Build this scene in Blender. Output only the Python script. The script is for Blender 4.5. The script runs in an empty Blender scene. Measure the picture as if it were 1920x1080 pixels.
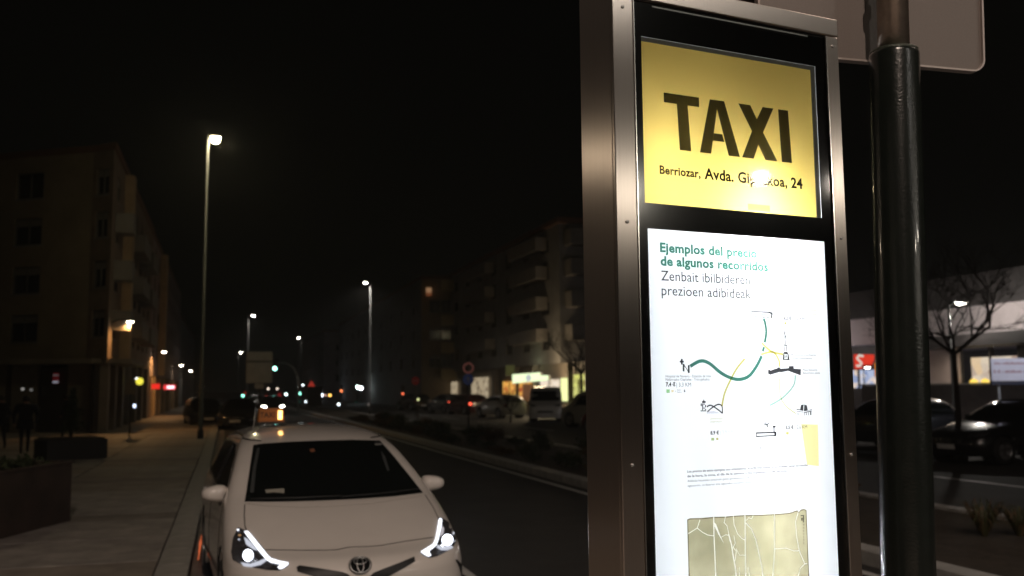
import bpy, bmesh, math, random
from mathutils import Vector, Matrix
from mathutils.bvhtree import BVHTree
random.seed(7)
PI = math.pi
SC = bpy.context.scene
COL = SC.collection

# ------------------------------------------------------------------ camera
CAM_H = 1.86
FPX = 1776.0
cam_d = bpy.data.cameras.new('camera')
cam = bpy.data.objects.new('camera', cam_d); COL.objects.link(cam)
SC.camera = cam
pitch, roll = math.radians(6.07), math.radians(-0.5)
_fwd = Vector((0, math.cos(pitch), math.sin(pitch)))
_up0 = Vector((0, -math.sin(pitch), math.cos(pitch)))
_rt0 = Vector((1, 0, 0))
RT = _rt0*math.cos(roll) + _up0*math.sin(roll)
UP = -_rt0*math.sin(roll) + _up0*math.cos(roll)
m = Matrix((RT, UP, -_fwd)).transposed().to_4x4()
m.translation = Vector((0, 0, CAM_H))
cam.matrix_world = m
cam_d.sensor_width = 36.0
cam_d.lens = 36.0*FPX/1920.0
cam_d.clip_start = 0.05
cam_d.clip_end = 2000
cam_d.dof.use_dof = True
cam_d.dof.focus_distance = 2.45
cam_d.dof.aperture_fstop = 3.9
cam_d.dof.aperture_blades = 0

# ------------------------------------------------------------------ night sky
w = bpy.data.worlds.new('World'); SC.world = w; w.use_nodes = True
nt = w.node_tree
bg = nt.nodes['Background']
sky = nt.nodes.new('ShaderNodeTexSky'); sky.sky_type = 'NISHITA'; sky.sun_disc = False
sky.sun_elevation = math.radians(-4.0); sky.sun_rotation = math.radians(200)
hsv = nt.nodes.new('ShaderNodeHueSaturation'); hsv.inputs['Saturation'].default_value = 0.0
nt.links.new(sky.outputs[0], hsv.inputs['Color'])
mixw = nt.nodes.new('ShaderNodeMixRGB'); mixw.blend_type = 'ADD'; mixw.inputs[0].default_value = 1
mixw.inputs[2].default_value = (0.0120, 0.0122, 0.0095, 1)
sc_ = nt.nodes.new('ShaderNodeMixRGB'); sc_.blend_type = 'MULTIPLY'; sc_.inputs[0].default_value = 1
sc_.inputs[2].default_value = (0.02, 0.02, 0.02, 1)
nt.links.new(hsv.outputs[0], sc_.inputs[1]); nt.links.new(sc_.outputs[0], mixw.inputs[1])
nt.links.new(mixw.outputs[0], bg.inputs['Color'])
bg.inputs['Strength'].default_value = 0.08

SC.view_settings.view_transform = 'Standard'
SC.view_settings.look = 'None'
SC.view_settings.exposure = 0
SC.view_settings.gamma = 1
SC.view_settings.use_curve_mapping = False
SC.cycles.use_denoising = True
SC.cycles.max_bounces = 8
SC.cycles.transparent_max_bounces = 16
SC.cycles.sample_clamp_indirect = 4
SC.cycles.use_light_tree = True

# ------------------------------------------------------------------ coordinates
CAMP = Vector((0, 0, CAM_H))
def ray(px, py):
    """direction in which the camera sees a point of the photograph (1920 px wide)"""
    return (RT*((px-960)/FPX) + UP*(-(py-540)/FPX) + _fwd).normalized()
def at(px, py, y):
    """the place on that line of sight y metres ahead"""
    d = ray(px, py); return CAMP + d*(y/d.y)
def gnd(px, py, z=0.0):
    d = ray(px, py); return CAMP + d*((z-CAM_H)/d.z)
ST = math.radians(16.8)          # the avenue runs 16.8 degrees left of the lens
SR = Vector((math.cos(ST), math.sin(ST), 0))
SD = Vector((-math.sin(ST), math.cos(ST), 0))
def S(u, v, z=0.0):
    return SR*u + SD*v + Vector((0, 0, z))
def to_uv(p):
    return p.dot(SR), p.dot(SD)

# ------------------------------------------------------------------ materials
MATS = {}
ANI = 0.0
def mat(name, col, rough=0.6, metal=0.0, emis=None, es=0.0, noise=0.0, nscale=8.0, bump=0.0, bscale=60.0,
        coat=0.0, aniso=0.0, spec=None, col2=None, stretch=None):
    if name in MATS: return MATS[name]
    M = bpy.data.materials.new(name); M.use_nodes = True
    n = M.node_tree.nodes; L = M.node_tree.links
    b = n['Principled BSDF']
    b.inputs['Base Color'].default_value = (*col, 1)
    b.inputs['Roughness'].default_value = rough
    b.inputs['Metallic'].default_value = metal
    if spec is not None: b.inputs['Specular IOR Level'].default_value = spec
    if coat: b.inputs['Coat Weight'].default_value = coat; b.inputs['Coat Roughness'].default_value = 0.04
    if emis: b.inputs['Emission Color'].default_value = (*emis, 1); b.inputs['Emission Strength'].default_value = es
    tc = None
    if noise or bump or col2:
        tc = n.new('ShaderNodeTexCoord'); mp = n.new('ShaderNodeMapping')
        L.new(tc.outputs['Object'], mp.inputs['Vector'])
        if stretch: mp.inputs['Scale'].default_value = stretch
    if noise or col2:
        t = n.new('ShaderNodeTexNoise'); t.inputs['Scale'].default_value = nscale; t.inputs['Detail'].default_value = 8
        t.inputs['Roughness'].default_value = 0.65
        L.new(mp.outputs[0], t.inputs['Vector'])
        r = n.new('ShaderNodeValToRGB')
        c2 = col2 if col2 else tuple(c*(1-noise) for c in col)
        r.color_ramp.elements[0].position = 0.3; r.color_ramp.elements[0].color = (*c2, 1)
        r.color_ramp.elements[1].position = 0.7; r.color_ramp.elements[1].color = (*[min(1, c*(1+noise*0.4)) for c in col], 1)
        L.new(t.outputs['Fac'], r.inputs['Fac']); L.new(r.outputs['Color'], b.inputs['Base Color'])
    if bump:
        t2 = n.new('ShaderNodeTexNoise'); t2.inputs['Scale'].default_value = bscale; t2.inputs['Detail'].default_value = 5
        L.new(mp.outputs[0], t2.inputs['Vector'])
        bp = n.new('ShaderNodeBump'); bp.inputs['Strength'].default_value = bump; bp.inputs['Distance'].default_value = 0.01
        L.new(t2.outputs['Fac'], bp.inputs['Height']); L.new(bp.outputs[0], b.inputs['Normal'])
    if aniso:
        b.inputs['Anisotropic'].default_value = aniso
        tg = n.new('ShaderNodeTangent'); tg.direction_type = 'RADIAL'; tg.axis = 'Z'
        b.inputs['Anisotropic Rotation'].default_value = ANI
        L.new(tg.outputs[0], b.inputs['Tangent'])
    MATS[name] = M
    return M

def film(name, col, alpha_scatter=0.0):
    """ink or film printed on a backlit sheet: it filters the light that comes through"""
    if name in MATS: return MATS[name]
    M = bpy.data.materials.new(name); M.use_nodes = True
    n = M.node_tree.nodes; L = M.node_tree.links; n.remove(n['Principled BSDF'])
    t = n.new('ShaderNodeBsdfTransparent'); t.inputs[0].default_value = (*col, 1)
    L.new(t.outputs[0], n['Material Output'].inputs[0])
    MATS[name] = M; return M

def emit(name, col, s):
    if name in MATS: return MATS[name]
    M = bpy.data.materials.new(name); M.use_nodes = True
    n = M.node_tree.nodes; L = M.node_tree.links; n.remove(n['Principled BSDF'])
    e = n.new('ShaderNodeEmission'); e.inputs[0].default_value = (*col, 1); e.inputs[1].default_value = s
    L.new(e.outputs[0], n['Material Output'].inputs[0])
    MATS[name] = M; return M

# ------------------------------------------------------------------ mesh helper
class MB:
    def __init__(s): s.v = []; s.f = []
    def quad(s, a, b, c, d):
        i = len(s.v); s.v += [tuple(a), tuple(b), tuple(c), tuple(d)]; s.f.append((i, i+1, i+2, i+3)); return s
    def poly(s, pts):
        i = len(s.v); s.v += [tuple(p) for p in pts]; s.f.append(tuple(range(i, i+len(pts)))); return s
    def box(s, x0, x1, y0, y1, z0, z1):
        i = len(s.v)
        s.v += [(x0,y0,z0),(x1,y0,z0),(x1,y1,z0),(x0,y1,z0),(x0,y0,z1),(x1,y0,z1),(x1,y1,z1),(x0,y1,z1)]
        s.f += [(i,i+3,i+2,i+1),(i+4,i+5,i+6,i+7),(i,i+1,i+5,i+4),(i+1,i+2,i+6,i+5),(i+2,i+3,i+7,i+6),(i+3,i,i+4,i+7)]
        return s
    def tube(s, pts, rad, n=10, cap=True):
        pts = [Vector(p) for p in pts]
        if not isinstance(rad, (list, tuple)): rad = [rad]*len(pts)
        i0 = len(s.v); prev = None
        for k, p in enumerate(pts):
            d = (pts[min(k+1, len(pts)-1)] - pts[max(k-1, 0)]).normalized()
            if prev is None:
                a = Vector((1, 0, 0)) if abs(d.x) < 0.9 else Vector((0, 1, 0))
                a = (a - d*a.dot(d)).normalized()
            else:
                a = (prev - d*prev.dot(d)).normalized()
            prev = a; b = d.cross(a)
            for j in range(n):
                t = 2*PI*j/n
                s.v.append(tuple(p + (a*math.cos(t) + b*math.sin(t))*rad[k]))
        for k in range(len(pts)-1):
            for j in range(n):
                q = i0+k*n; s.f.append((q+j, q+(j+1) % n, q+n+(j+1) % n, q+n+j))
        if cap:
            s.f.append(tuple(i0+j for j in reversed(range(n))))
            s.f.append(tuple(i0+(len(pts)-1)*n+j for j in range(n)))
        return s
    def lathe(s, prof, c=(0,0,0), n=16, sx=1, sy=1):
        i0 = len(s.v)
        for (r, z) in prof:
            for j in range(n):
                t = 2*PI*j/n; s.v.append((c[0]+r*math.cos(t)*sx, c[1]+r*math.sin(t)*sy, c[2]+z))
        for k in range(len(prof)-1):
            for j in range(n):
                q = i0+k*n; s.f.append((q+j, q+(j+1) % n, q+n+(j+1) % n, q+n+j))
        s.f.append(tuple(i0+j for j in reversed(range(n)))); s.f.append(tuple(i0+(len(prof)-1)*n+j for j in range(n)))
        return s
    def prism(s, poly, y0, y1):
        """polygon in x,z extruded along y"""
        i = len(s.v); n = len(poly)
        s.v += [(p[0], y0, p[1]) for p in poly] + [(p[0], y1, p[1]) for p in poly]
        s.f.append(tuple(range(i, i+n))); s.f.append(tuple(i+n+j for j in reversed(range(n))))
        for j in range(n): s.f.append((i+(j+1) % n, i+j, i+n+j, i+n+(j+1) % n))
        return s
    def mesh(s, name, mt, smooth=False):
        me = bpy.data.meshes.new(name); me.from_pydata(s.v, [], s.f); me.update()
        if mt: me.materials.append(mt)
        if smooth:
            for p in me.polygons: p.use_smooth = True
        return me
    def build(s, name, mt, parent=None, smooth=False, bevel=0, loc=None):
        o = bpy.data.objects.new(name, s.mesh(name, mt, smooth)); COL.objects.link(o)
        if parent: o.parent = parent
        if loc is not None: o.location = loc
        if bevel:
            b = o.modifiers.new('bevel', 'BEVEL'); b.width = bevel; b.segments = 2; b.limit_method = 'ANGLE'
        return o

def obj_(name, me, parent):
    o = bpy.data.objects.new(name, me); COL.objects.link(o); o.parent = parent; return o
def tag(o, label=None, cat=None, group=None, kind=None):
    if label: o['label'] = label
    if cat: o['category'] = cat
    if group: o['group'] = group
    if kind: o['kind'] = kind
    return o
def empty(name, loc=(0,0,0), rz=0.0, label=None, cat=None, group=None):
    o = bpy.data.objects.new(name, None); COL.objects.link(o); o.empty_display_size = 0.2
    o.location = loc; o.rotation_euler = (0, 0, rz)
    return tag(o, label, cat, group)
def inst(o, parent, loc=None, rz=None, scale=None):
    c = o.copy(); COL.objects.link(c); c.parent = parent
    if loc is not None: c.location = loc
    if rz is not None: c.rotation_euler = (0, 0, rz)
    if scale is not None: c.scale = scale
    return c
CH = {}
def copy_tree(o, parent=None):
    c = o.copy(); COL.objects.link(c)
    if parent: c.parent = parent
    for ch in [x for x in list(COL.objects) if x.parent == o]: copy_tree(ch, c)
    return c
def light(name, kind, loc, power, col, parent, size=0.1, rot=None, spot=None):
    l = bpy.data.lights.new(name, kind); l.energy = power; l.color = col
    if kind == 'AREA': l.size = size
    else: l.shadow_soft_size = size
    if spot: l.spot_size = math.radians(spot); l.spot_blend = 0.6
    o = bpy.data.objects.new(name, l); COL.objects.link(o); o.location = loc
    if rot: o.rotation_euler = rot
    if parent: o.parent = parent
    return o

# text turned into mesh
def text_mesh(s, bold=0.0, res=3):
    cu = bpy.data.curves.new('txt', 'FONT'); cu.body = s; cu.size = 1.0; cu.offset = bold; cu.resolution_u = res
    cu.space_character = 1.0 + bold*1.2
    o = bpy.data.objects.new('txt', cu); COL.objects.link(o)
    dg = bpy.context.evaluated_depsgraph_get()
    me = bpy.data.meshes.new_from_object(o.evaluated_get(dg))
    bpy.data.objects.remove(o); bpy.data.curves.remove(cu)
    return me
_cap = {}
def text(name, s, x0, x1, zb, cap, y, mt, parent, bold=0.0, rz=0.0, flip=False):
    """lettering in the x,z plane: left x0, right x1, baseline zb, capital height cap"""
    me = text_mesh(s, bold)
    k = round(bold, 3)
    if k not in _cap:
        h = text_mesh('H', bold); _cap[k] = (min(v.co.y for v in h.vertices), max(v.co.y for v in h.vertices))
    lo, hi = _cap[k]
    a = min(v.co.x for v in me.vertices); b = max(v.co.x for v in me.vertices)
    sx = (x1-x0)/(b-a); sz = cap/(hi-lo)
    for v in me.vertices:
        x, z = x0 + (v.co.x-a)*sx, zb + (v.co.y-lo)*sz
        v.co = Vector((x, y, z))
    me.materials.clear(); me.materials.append(mt)
    o = bpy.data.objects.new(name, me); COL.objects.link(o); o.parent = parent
    return o

# common materials
M_asph = mat('asphalt', (0.042, 0.040, 0.039), 0.75, noise=0.35, nscale=1.2, bump=0.6, bscale=90)
M_pave = mat('concrete_slab', (0.40, 0.36, 0.33), 0.62, noise=0.5, nscale=2.2, bump=0.25, bscale=50)
M_pave2 = mat('concrete_slab_warm', (0.34, 0.29, 0.25), 0.62, noise=0.5, nscale=1.7, bump=0.25, bscale=50)
M_pave3 = mat('concrete_slab_dark', (0.25, 0.215, 0.195), 0.62, noise=0.5, nscale=1.9, bump=0.25, bscale=50)
M_kerb = mat('kerb_concrete', (0.42, 0.40, 0.37), 0.6, noise=0.3, nscale=4, bump=0.2)
M_joint = mat('joint_mortar', (0.10, 0.09, 0.08), 0.9)
M_soil = mat('soil', (0.055, 0.042, 0.030), 0.95, noise=0.5, nscale=6, bump=1.0, bscale=20)
M_paint = mat('road_paint', (0.7, 0.7, 0.68), 0.5, noise=0.35, nscale=25)
M_steel = mat('galvanised_steel', (0.45, 0.45, 0.44), 0.45, 0.8, noise=0.2, nscale=10)
M_pole = mat('pole_paint', (0.045, 0.046, 0.045), 0.45, 0.3, noise=0.2, nscale=6)
M_black = mat('black_plastic', (0.012, 0.012, 0.012), 0.45)
M_rubber = mat('rubber', (0.02, 0.02, 0.02), 0.8)

WARM = (1.0, 0.80, 0.67)
COOL = (1.0, 0.93, 0.84)
#@GROUND
# ================================================================== GROUND
def strip(name, u0, u1, v0, v1, z, mt, kind='structure', label=None, n=1):
    b = MB(); b.quad(S(u0, v0, z), S(u1, v0, z), S(u1, v1, z), S(u0, v1, z))
    o = b.build(name, mt); tag(o, label, kind=kind); return o
g = MB(); g.quad((-900,-400,-0.02), (900,-400,-0.02), (900,1500,-0.02), (-900,1500,-0.02))
tag(g.build('ground', M_asph), kind='structure')
strip('road', -0.15, 6.45, -60, 420, -0.008, M_asph)
strip('far_road', 10.2, 21.5, -60, 420, -0.008, M_asph)
# pavement body: solid kerb-height block left of the kerb, with slabs on it
pv = MB()
def block(mb, u0, u1, v0, v1, z0, z1):
    c = [S(u0,v0), S(u1,v0), S(u1,v1), S(u0,v1)]
    lo = [(p.x,p.y,z0) for p in c]; hi = [(p.x,p.y,z1) for p in c]
    mb.poly(hi); 
    for k in range(4): mb.poly([lo[k], lo[(k+1)%4], hi[(k+1)%4], hi[k]])
    return mb
block(pv, -40, -0.32, -60, 420, -0.02, 0.098)
block(pv, -0.32, 2.6, -60, 4.2, -0.02, 0.098)
pavement = pv.build('pavement', M_joint); tag(pavement, kind='structure')
slab_me = {}
def slab(u0, u1, v0, v1, mt, z=0.098, gap=0.024, name='paving_slab', parent=None, h=0.016):
    key = (round(u1-u0, 3), round(v1-v0, 3), mt.name, round(h,3))
    if key not in slab_me:
        hw, hl = (u1-u0)/2-gap/2, (v1-v0)/2-gap/2
        b = MB(); e = min(0.006, h/2)
        b.v = [(-hw,-hl,0),(hw,-hl,0),(hw,hl,0),(-hw,hl,0),(-hw,-hl,h-e),(hw,-hl,h-e),(hw,hl,h-e),(-hw,hl,h-e),
               (-hw+e,-hl+e,h),(hw-e,-hl+e,h),(hw-e,hl-e,h),(-hw+e,hl-e,h)]
        b.f = [(0,1,5,4),(1,2,6,5),(2,3,7,6),(3,0,4,7),(4,5,9,8),(5,6,10,9),(6,7,11,10),(7,4,8,11),(8,9,10,11)]
        slab_me[key] = b.mesh(name, mt)
    o = bpy.data.objects.new(name, slab_me[key]); COL.objects.link(o)
    o.location = S((u0+u1)/2, (v0+v1)/2, z); o.rotation_euler = (0,0,ST)
    if parent: o.parent = parent
    return o
# large cast slabs of the left pavement with darker cross bands, as far as their joints show
rv = random.Random(3)
v = 9.0; row = 0
while v < 44:
    band = (row % 4 == 3)
    dv = 0.7 if band else 1.75
    u = -0.62; k = 0
    while u > -13.5:
        du = 2.3
        mt = M_pave3 if band else rv.choice([M_pave, M_pave2, M_pave2, M_pave])
        slab(u-du, u, v, v+dv, mt, parent=pavement)
        u -= du; k += 1
    v += dv; row += 1
block_far = MB(); block(block_far, -13.6, -0.62, 44.3, 160, 0.09, 0.114); tag(block_far.build('far_pavement', M_pave2), kind='structure')
bl2 = MB(); block(bl2, -0.62, 2.25, -14, 4.0, 0.09, 0.114); block(bl2, -10, -0.62, -14, 8.9, 0.09, 0.114)
tag(bl2.build('near_pavement', M_pave2), kind='structure')
# kerb stones, one by one
v = 4.4
for k in range(34):
    slab(-0.62, -0.30, v, v+1.0, M_kerb, gap=0.014, name='kerb_stone', parent=pavement, h=0.026); v += 1.0
kb = MB(); block(kb, -0.62, -0.30, v, 160, 0.0, 0.12); kb.build('kerb_stone', M_kerb, pavement)
# gutter strip at the kerb foot
strip('gutter', -0.30, 0.0, 4.2, 160, -0.003, M_pave3)
# orange light reflected on the kerb edge, put in as a glowing strip
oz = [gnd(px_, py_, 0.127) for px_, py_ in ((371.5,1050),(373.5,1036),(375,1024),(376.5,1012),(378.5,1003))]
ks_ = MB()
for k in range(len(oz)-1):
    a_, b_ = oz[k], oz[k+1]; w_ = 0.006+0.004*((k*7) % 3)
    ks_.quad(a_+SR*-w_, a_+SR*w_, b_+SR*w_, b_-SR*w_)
ro = ks_.build('kerb_light_streak', mat('orange_light_streak', (0.8,0.12,0.03), 0.3, emis=(1.0,0.16,0.04), es=0.45))
tag(ro, 'thin broken glowing strip imitating orange light on the kerb left of the taxi front', 'reflector')
# the planted median
M_kwhite = mat('median_kerb_concrete', (0.42, 0.41, 0.39), 0.6, noise=0.35, nscale=3)
md = MB(); block(md, 6.75, 9.75, -30, 300, -0.02, 0.10)
median = md.build('median', M_soil); tag(median, kind='structure')
def kerb_row(u0, u1, v0, v1, n):
    L = (v1-v0)/n
    for k in range(n): slab(u0, u1, v0+k*L, v0+(k+1)*L, M_kwhite, z=-0.008, gap=0.02, name='kerb_stone', parent=median, h=0.15)
kerb_row(6.45, 6.75, 2, 62, 60)
kerb_row(9.75, 10.0, 2, 62, 60)
k2 = MB(); block(k2, 6.45, 6.75, 62, 300, -0.008, 0.14); block(k2, 9.75, 10.0, 62, 300, -0.008, 0.14); k2.build('kerb_stone', M_kwhite, median)
# edge lines and lane lines
def line(u0, u1, v0, v1, z=-0.004):
    o = strip('road_marking', u0, u1, v0, v1, z, M_paint); return o
line(6.12, 6.24, 2, 200)
line(10.35, 10.47, 2, 200)
line(2.35, 2.45, 4.3, 60)
for k in range(14): line(13.9, 14.02, 4+k*9, 8.5+k*9)
# the far pavement at the right
rp = MB(); block(rp, 21.5, 60, -40, 330, -0.02, 0.13); tag(rp.build('right_pavement', M_pave3), kind='structure')
#@TOTEM
# ================================================================== TOTEM
PHI = math.radians(24.918)
TO = at(1165, 700, 2.2); TZ = TO.z
te = Vector((math.cos(PHI), math.sin(PHI), 0)); tn = Vector((math.sin(PHI), -math.cos(PHI), 0))
def PP(px, py):
    """photo point on the totem's front, as x and height on it"""
    d = ray(px, py); t = (TO-CAMP).dot(tn)/d.dot(tn); X = CAMP + d*t - TO
    return (X.dot(te), X.z + TZ)
totem = empty('taxi_totem', (TO.x, TO.y, 0), PHI, 'tall brushed steel totem with backlit yellow TAXI panel over a white price poster', 'taxi sign')
M_inox = mat('brushed_steel', (0.64, 0.575, 0.52), 0.28, 1.0, aniso=0.93, noise=0.05, nscale=3, stretch=(120, 120, 0.6), bump=0.015, bscale=3)
M_mask = mat('black_glass', (0.010, 0.010, 0.009), 0.12, spec=0.5)
M_inner = mat('cabinet_inside', (0.30, 0.30, 0.30), 0.6)
M_gap = mat('grey_gap_strip', (0.20, 0.21, 0.20), 0.5)
def Z(z): return z + TZ
xl, xi, xj, xr = -0.010, 0.0475, 0.660, 0.7005
zt, zti = Z(0.957), Z(0.908)
DEP = 0.152
TZ0 = 0.12
# cabinet: sides, back, top (outer sheet) as one folded steel body
b = MB()
b.box(xl, xl+0.004, 0.003, DEP, TZ0, zt-0.002); b.box(xr-0.004, xr, 0.003, DEP, TZ0, zt-0.002)
b.box(xl+0.004, xr-0.004, DEP-0.004, DEP, TZ0, zt-0.002); b.box(xl+0.004, xr-0.004, 0.003, DEP-0.004, zt-0.006, zt-0.002)
b.build('cabinet', M_inox, totem, bevel=0.0015)
# frame strips with slightly rounded edges
MB().box(xl, xi, -0.009, 0.0025, TZ0, zti-0.001).build('side_frame', M_inox, totem, bevel=0.0022)
MB().box(xj, xr, -0.009, 0.0025, TZ0, zti-0.001).build('side_frame', M_inox, totem, bevel=0.0022)
MB().box(xl, xr, -0.011, 0.0025, zti, zt).build('top_frame', M_inox, totem, bevel=0.0028)
MB().box(xi+0.001, xi+0.0035, -0.0105, 0.0, TZ0, zti-0.002).build('edge_bead', mat('polished_edge', (0.8,0.78,0.74), 0.18, 1.0), totem)
MB().box(xj-0.0035, xj-0.001, -0.0105, 0.0, TZ0, zti-0.002).build('edge_bead', MATS['polished_edge'], totem)
MB().box(xl-0.03, xr+0.03, -0.04, DEP+0.04, 0.114, TZ0+0.001).build('base_plate', M_steel, totem, bevel=0.004)
MB().box(xi+0.06, xj-0.06, -0.0035, -0.0015, zti-0.012, zti-0.008).build('lock_rail', M_steel, totem)
_sm = MB().lathe([(0.0045,0),(0.0045,0.002),(0.003,0.003)], (0,0,0), 10).mesh('screw', M_steel, True)
for _x in ((xl+xi)/2, (xj+xr)/2):
    for _z in (Z(0.88), Z(0.355), Z(-0.21), Z(-0.75)):
        _o = obj_('screw', _sm, totem); _o.location = (_x, -0.009, _z); _o.rotation_euler = (PI/2, 0, 0)
# black printed mask of the glass with its two windows
yx0, yx1, yz0, yz1 = 0.0755, 0.6245, Z(0.407), Z(0.819)
wx0, wx1, wz1 = 0.0815, 0.6290, Z(0.3445)
wz0 = 0.62
b = MB()
for (a, c, d, e) in [(xi, xj, zti, yz1), (xi, xj, yz0, wz1), (xi, yx0, yz1, yz0), (yx1, xj, yz1, yz0), (xi, wx0, wz1, wz0), (wx1, xj, wz1, wz0), (xi, xj, wz0, TZ0)]:
    b.quad((a, -0.0005, e), (c, -0.0005, e), (c, -0.0005, d), (a, -0.0005, d))
b.build('window_mask', M_mask, totem)
# diffuser sheet, lit from behind by the tubes
def diffuser_mat():
    M = bpy.data.materials.new('opal_diffuser'); M.use_nodes = True
    n = M.node_tree.nodes; L = M.node_tree.links; n.remove(n['Principled BSDF'])
    t = n.new('ShaderNodeBsdfTranslucent'); t.inputs[0].default_value = (0.92, 0.95, 0.98, 1)
    d = n.new('ShaderNodeBsdfDiffuse'); d.inputs[0].default_value = (0.75, 0.75, 0.75, 1)
    mx = n.new('ShaderNodeMixShader'); mx.inputs[0].default_value = 0.35
    L.new(t.outputs[0], mx.inputs[1]); L.new(d.outputs[0], mx.inputs[2]); L.new(mx.outputs[0], n['Material Output'].inputs[0])
    return M
M_diff = diffuser_mat()
b = MB()
b.quad((yx0-0.004, 0.004, yz0-0.004), (yx1+0.004, 0.004, yz0-0.004), (yx1+0.004, 0.004, yz1+0.004), (yx0-0.004, 0.004, yz1+0.004))
b.build('upper_diffuser', M_diff, totem)
b = MB(); b.quad((wx0-0.004, 0.004, wz0-0.004), (wx1+0.004, 0.004, wz0-0.004), (wx1+0.004, 0.004, wz1+0.004), (wx0-0.004, 0.004, wz1+0.004))
b.build('lower_diffuser', M_diff, totem)
# white lining behind
b = MB()
X0, X1, Y0, Y1, Z0_, Z1_ = xi-0.03, xj+0.01, 0.006, DEP-0.008, 0.5, Z(0.86)
b.quad((X0,Y1,Z0_),(X1,Y1,Z0_),(X1,Y1,Z1_),(X0,Y1,Z1_)); b.quad((X0,Y0,Z0_),(X0,Y1,Z0_),(X0,Y1,Z1_),(X0,Y0,Z1_)); b.quad((X1,Y0,Z0_),(X1,Y1,Z0_),(X1,Y1,Z1_),(X1,Y0,Z1_))
b.quad((X0,Y0,Z1_),(X1,Y0,Z1_),(X1,Y1,Z1_),(X0,Y1,Z1_)); b.quad((X0,Y0,Z0_),(X1,Y0,Z0_),(X1,Y1,Z0_),(X0,Y1,Z0_))
b.build('lining', M_inner, totem)
TUBE = emit('fluorescent_tube', (0.95, 0.98, 1.0), 120.0)
def tube(x, z0, z1, y=0.118, r=0.013, mt=TUBE):
    MB().tube([(x, y, z0), (x, y, z1)], r, 8).build('lamp_tube', mt, totem)
tube(0.425, Z(0.27), Z(0.470), mt=emit('fluorescent_tube_hot', (0.95, 0.98, 1.0), 110.0))
tube(0.425, 0.70, Z(0.265), mt=emit('fluorescent_tube_low', (0.97, 0.98, 1.0), 19.0))
tube(0.145, Z(0.36), Z(0.60), 0.122, mt=emit('fluorescent_tube_side', (0.95, 0.97, 1.0), 20.0))
tube(0.150, 0.70, Z(0.35), 0.122, mt=emit('fluorescent_tube_dim', (0.92, 0.95, 1.0), 8.6))
tube(0.610, 0.70, Z(0.25), 0.122, mt=emit('fluorescent_tube_right', (0.95, 0.96, 1.0), 4.2))
# yellow film with its printed letters
F_y = film('yellow_film', (1.0, 0.715, 0.18)); F_yw = film('yellow_film_worn', (0.97, 0.86, 0.45))
F_k = film('black_ink', (0.060, 0.056, 0.048)); F_t = film('address_ink', (0.030, 0.028, 0.024))
MB().quad((yx0+0.001, 0.0030, yz0), (yx1-0.014, 0.0030, yz0), (yx1-0.014, 0.0030, yz1-0.011), (yx0+0.001, 0.0030, yz1-0.011)).build('yellow_panel', F_y, totem)
MB().box(yx1-0.0138, yx1-0.0004, 0.0022, 0.0036, yz0, yz1).build('panel_edge', M_gap, totem)  # grey strips stand in for the dimly lit gap beside the film
MB().box(yx0+0.001, yx1-0.014, 0.0022, 0.0036, yz1-0.0108, yz1-0.0004).build('panel_edge', M_gap, totem)
def glyph(name, polys, y=0.0024, mt=F_k):
    b = MB()
    for p in polys: b.poly([(q[0], y, Z(q[1])) for q in p])
    return b.build(name, mt, totem)
zt_, zb_ = 0.6865, 0.5465
glyph('letter', [[(0.139,zt_),(0.139,0.662),(0.244,0.662),(0.244,zt_)], [(0.177,0.662),(0.182,zb_),(0.216,zb_),(0.209,0.662)]])
glyph('letter', [[(0.277,zt_),(0.242,zb_),(0.276,zb_),(0.2985,0.664)], [(0.277,zt_),(0.2985,0.664),(0.3215,zt_)], [(0.3215,zt_),(0.2985,0.664),(0.330,zb_),(0.3655,zb_)],
                 [(0.2826,0.5805),(0.3182,0.5805),(0.3123,0.6000),(0.2864,0.6000)]])
glyph('letter', [[(0.366,zt_),(0.4065,0.6185),(0.4425,0.6185),(0.404,zt_)], [(0.444,zt_),(0.4235,0.6515),(0.4425,0.6185),(0.479,zt_)],
                 [(0.4065,0.6185),(0.372,zb_),(0.409,zb_),(0.4255,0.5850)], [(0.4065,0.6185),(0.4255,0.5850),(0.447,zb_),(0.486,zb_),(0.4425,0.6185)]])
glyph('letter', [[(0.4945,zt_),(0.500,zb_),(0.534,zb_),(0.5275,zt_)]])
text('lettering', 'Berriozar,', 0.1215, 0.2420, Z(0.4815), 0.0215, 0.0024, F_t, totem, bold=0.030)
text('lettering', 'Avda. Gipuzkoa, 24', 0.2535, 0.5665, Z(0.4800), 0.0285, 0.0024, F_t, totem, bold=0.030)
MB().quad((0.385,0.0022,Z(0.412)),(0.455,0.0022,Z(0.412)),(0.455,0.0022,Z(0.428)),(0.385,0.0022,Z(0.428))).build('tape', film('yellow_tape', (0.97,0.88,0.45)), totem)
# price poster
G = film('green_ink', (0.05, 0.21, 0.155)); GR = film('grey_ink', (0.085, 0.085, 0.09)); GL = film('light_grey_ink', (0.15, 0.15, 0.16)); GD = film('pictogram_ink', (0.055, 0.055, 0.06))
YI = film('yellow_ink', (0.60, 0.56, 0.16)); YP = film('pale_yellow_ink', (0.66, 0.63, 0.34)); GP = film('pale_green_ink', (0.34, 0.56, 0.47)); GA = film('green_square_ink', (0.35, 0.66, 0.30))
PY = 0.0030
def ptext(s, a, b2, cap, mt, bold=0.0, name='lettering', dy=0):
    (x0, z0), (x1, z1) = PP(*a), PP(*b2)
    return text(name, s, x0, x1, (z0+z1)/2+dy, cap, PY, mt, totem, bold)
ptext('Ejemplos del precio', (1239,476.5), (1421,480), 0.0240, G, 0.042)
ptext('de algunos recorridos', (1240,500), (1442,507), 0.0240, G, 0.042)
ptext('Zenbait ibilbideren', (1241,526), (1408,533), 0.0240, GR, 0.006)
ptext('prezioen adibideak', (1242,555), (1410,558), 0.0240, GR, 0.006)
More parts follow.
